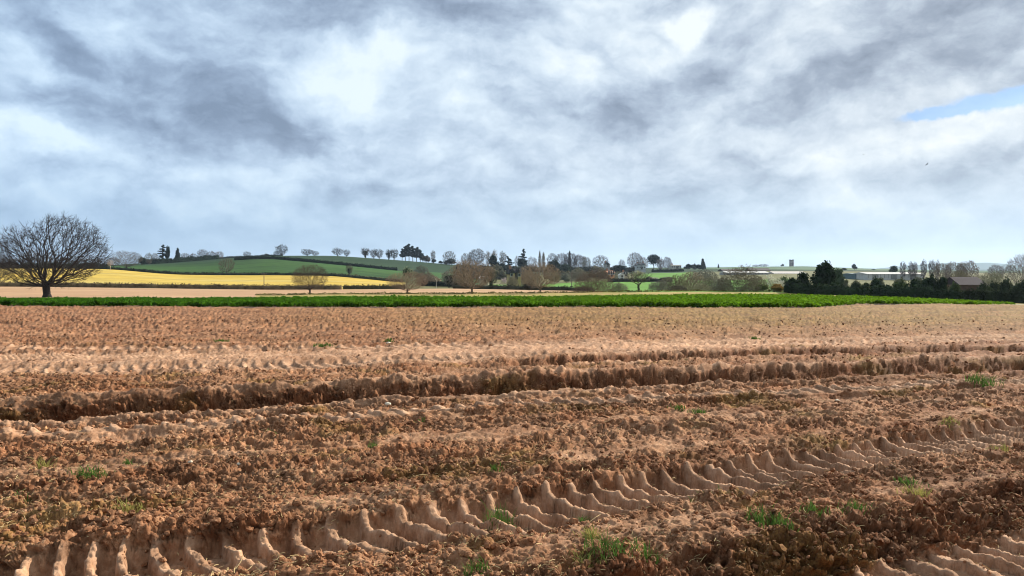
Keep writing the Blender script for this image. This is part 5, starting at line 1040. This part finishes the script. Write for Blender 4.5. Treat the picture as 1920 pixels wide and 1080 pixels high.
def tuft(px, py, w, h, label, i):
    x, y = ground_px(px, py); z = float(hz(np.array([x]), np.array([y]))[0][0]); rg = np.random.default_rng(500 + i); W = w * y / F; H = h * y / F * 1.15; dry = any(k in label for k in ('dry', 'yellow')); n = int(np.clip(W * 420, 34, 130))
    bx = rg.normal(size=n) * W * .25; by = rg.normal(size=n) * W * .2; zz = hz(x + bx, y + by)[0] - z; a = rg.uniform(0, 6.28, n); ln = H * rg.uniform(.5, 1.15, n); lean = rg.uniform(.15, .9, n); d = np.stack([np.cos(a) * lean, np.sin(a) * lean, np.ones(n)], 1); d /= np.linalg.norm(d, axis=1)[:, None]
    P0 = np.stack([bx, by, zz - .005], 1); P1 = P0 + d * (ln * .55)[:, None]; d2 = d + np.stack([np.cos(a), np.sin(a), -np.ones(n) * .6], 1) * .5; d2 /= np.linalg.norm(d2, axis=1)[:, None]; P2 = P1 + d2 * (ln * .5)[:, None]; wd = np.stack([-np.sin(a), np.cos(a), a * 0], 1) * (rg.uniform(.0018, .0036, n) * (1 + max(0, y - 6) * .08))[:, None]
    V = np.stack([P0 - wd, P0 + wd, P1 + wd, P1 - wd, P2], 1).reshape(-1, 3); b = np.arange(n)[:, None] * 5
    me = mesh_np('grass_tuft', V, [b + np.array([[0, 1, 2, 3]]), b + np.array([[3, 2, 4]])]); c = (.30, .27, .08) if dry else (.075, .14, .028)
    o = obj('grass_tuft', me, M['grass'], None, c); o.location = (x, y, z); tag(o, label, 'grass', 'grass tufts and weeds in the soil')
for i, t in enumerate(tufts): tuft(*t, i)
stones = [(728, 768, 5, 'pale flat stone on the berm left of centre'), (88, 650 + 112, 3, 'white flint in the shaded rut at the left'), (707, 1028, 6, 'white stone by the lower middle of the track'), (1462, 994, 5, 'cream stone under the left grass tuft of the pair'), (357, 879, 4, 'white pebble in the clods at left'), (728, 640, 4, 'white stone in the far soil by a tiny weed'), (203, 787 - 12, 4, 'yellowish stone in the rut at left'), (449, 873, 4, 'pale yellow stone left of centre'), (1570, 750, 4, 'white stone in the rubble at right'), (792, 1076, 6, 'buff stone cut by the bottom edge')]
iv, ifc = ICO2
for i, (px, py, s, l) in enumerate(stones):
    x, y = ground_px(px, py); z = float(hz(np.array([x]), np.array([y]))[0][0]); r = s * y / F; V = iv * (1 + .25 * np.sin(iv[:, :1] * 5 + i) * np.cos(iv[:, 1:2] * 4)) * np.array([r * 1.2, r, r * .6])
    o = obj('stone', mesh_np('stone', V, [ifc], True), M['paint'], None, (.55, .48, .36)); o.location = (x, y, z + r * .25); o.rotation_euler = (.2, .1, i); tag(o, l, 'stone', 'stones lying in the soil')

# ------------------------------------------------------------------ air
def haze():
    me = MB().box(-9000, 9000, -350, 10800, -20, 230).mesh('haze'); m, nt, out = mat_new('haze_air')
    v = mk(nt, 'ShaderNodeVolumePrincipled'); v.inputs['Color'].default_value = (.66, .82, 1, 1); v.inputs['Density'].default_value = 0.000065; v.inputs['Anisotropy'].default_value = .3
    nt.links.new(v.outputs[0], out.inputs['Volume']); o = obj('haze', me, m); tag(o, kind='stuff', label='thin bluish air over the fields', cat='haze')
haze()
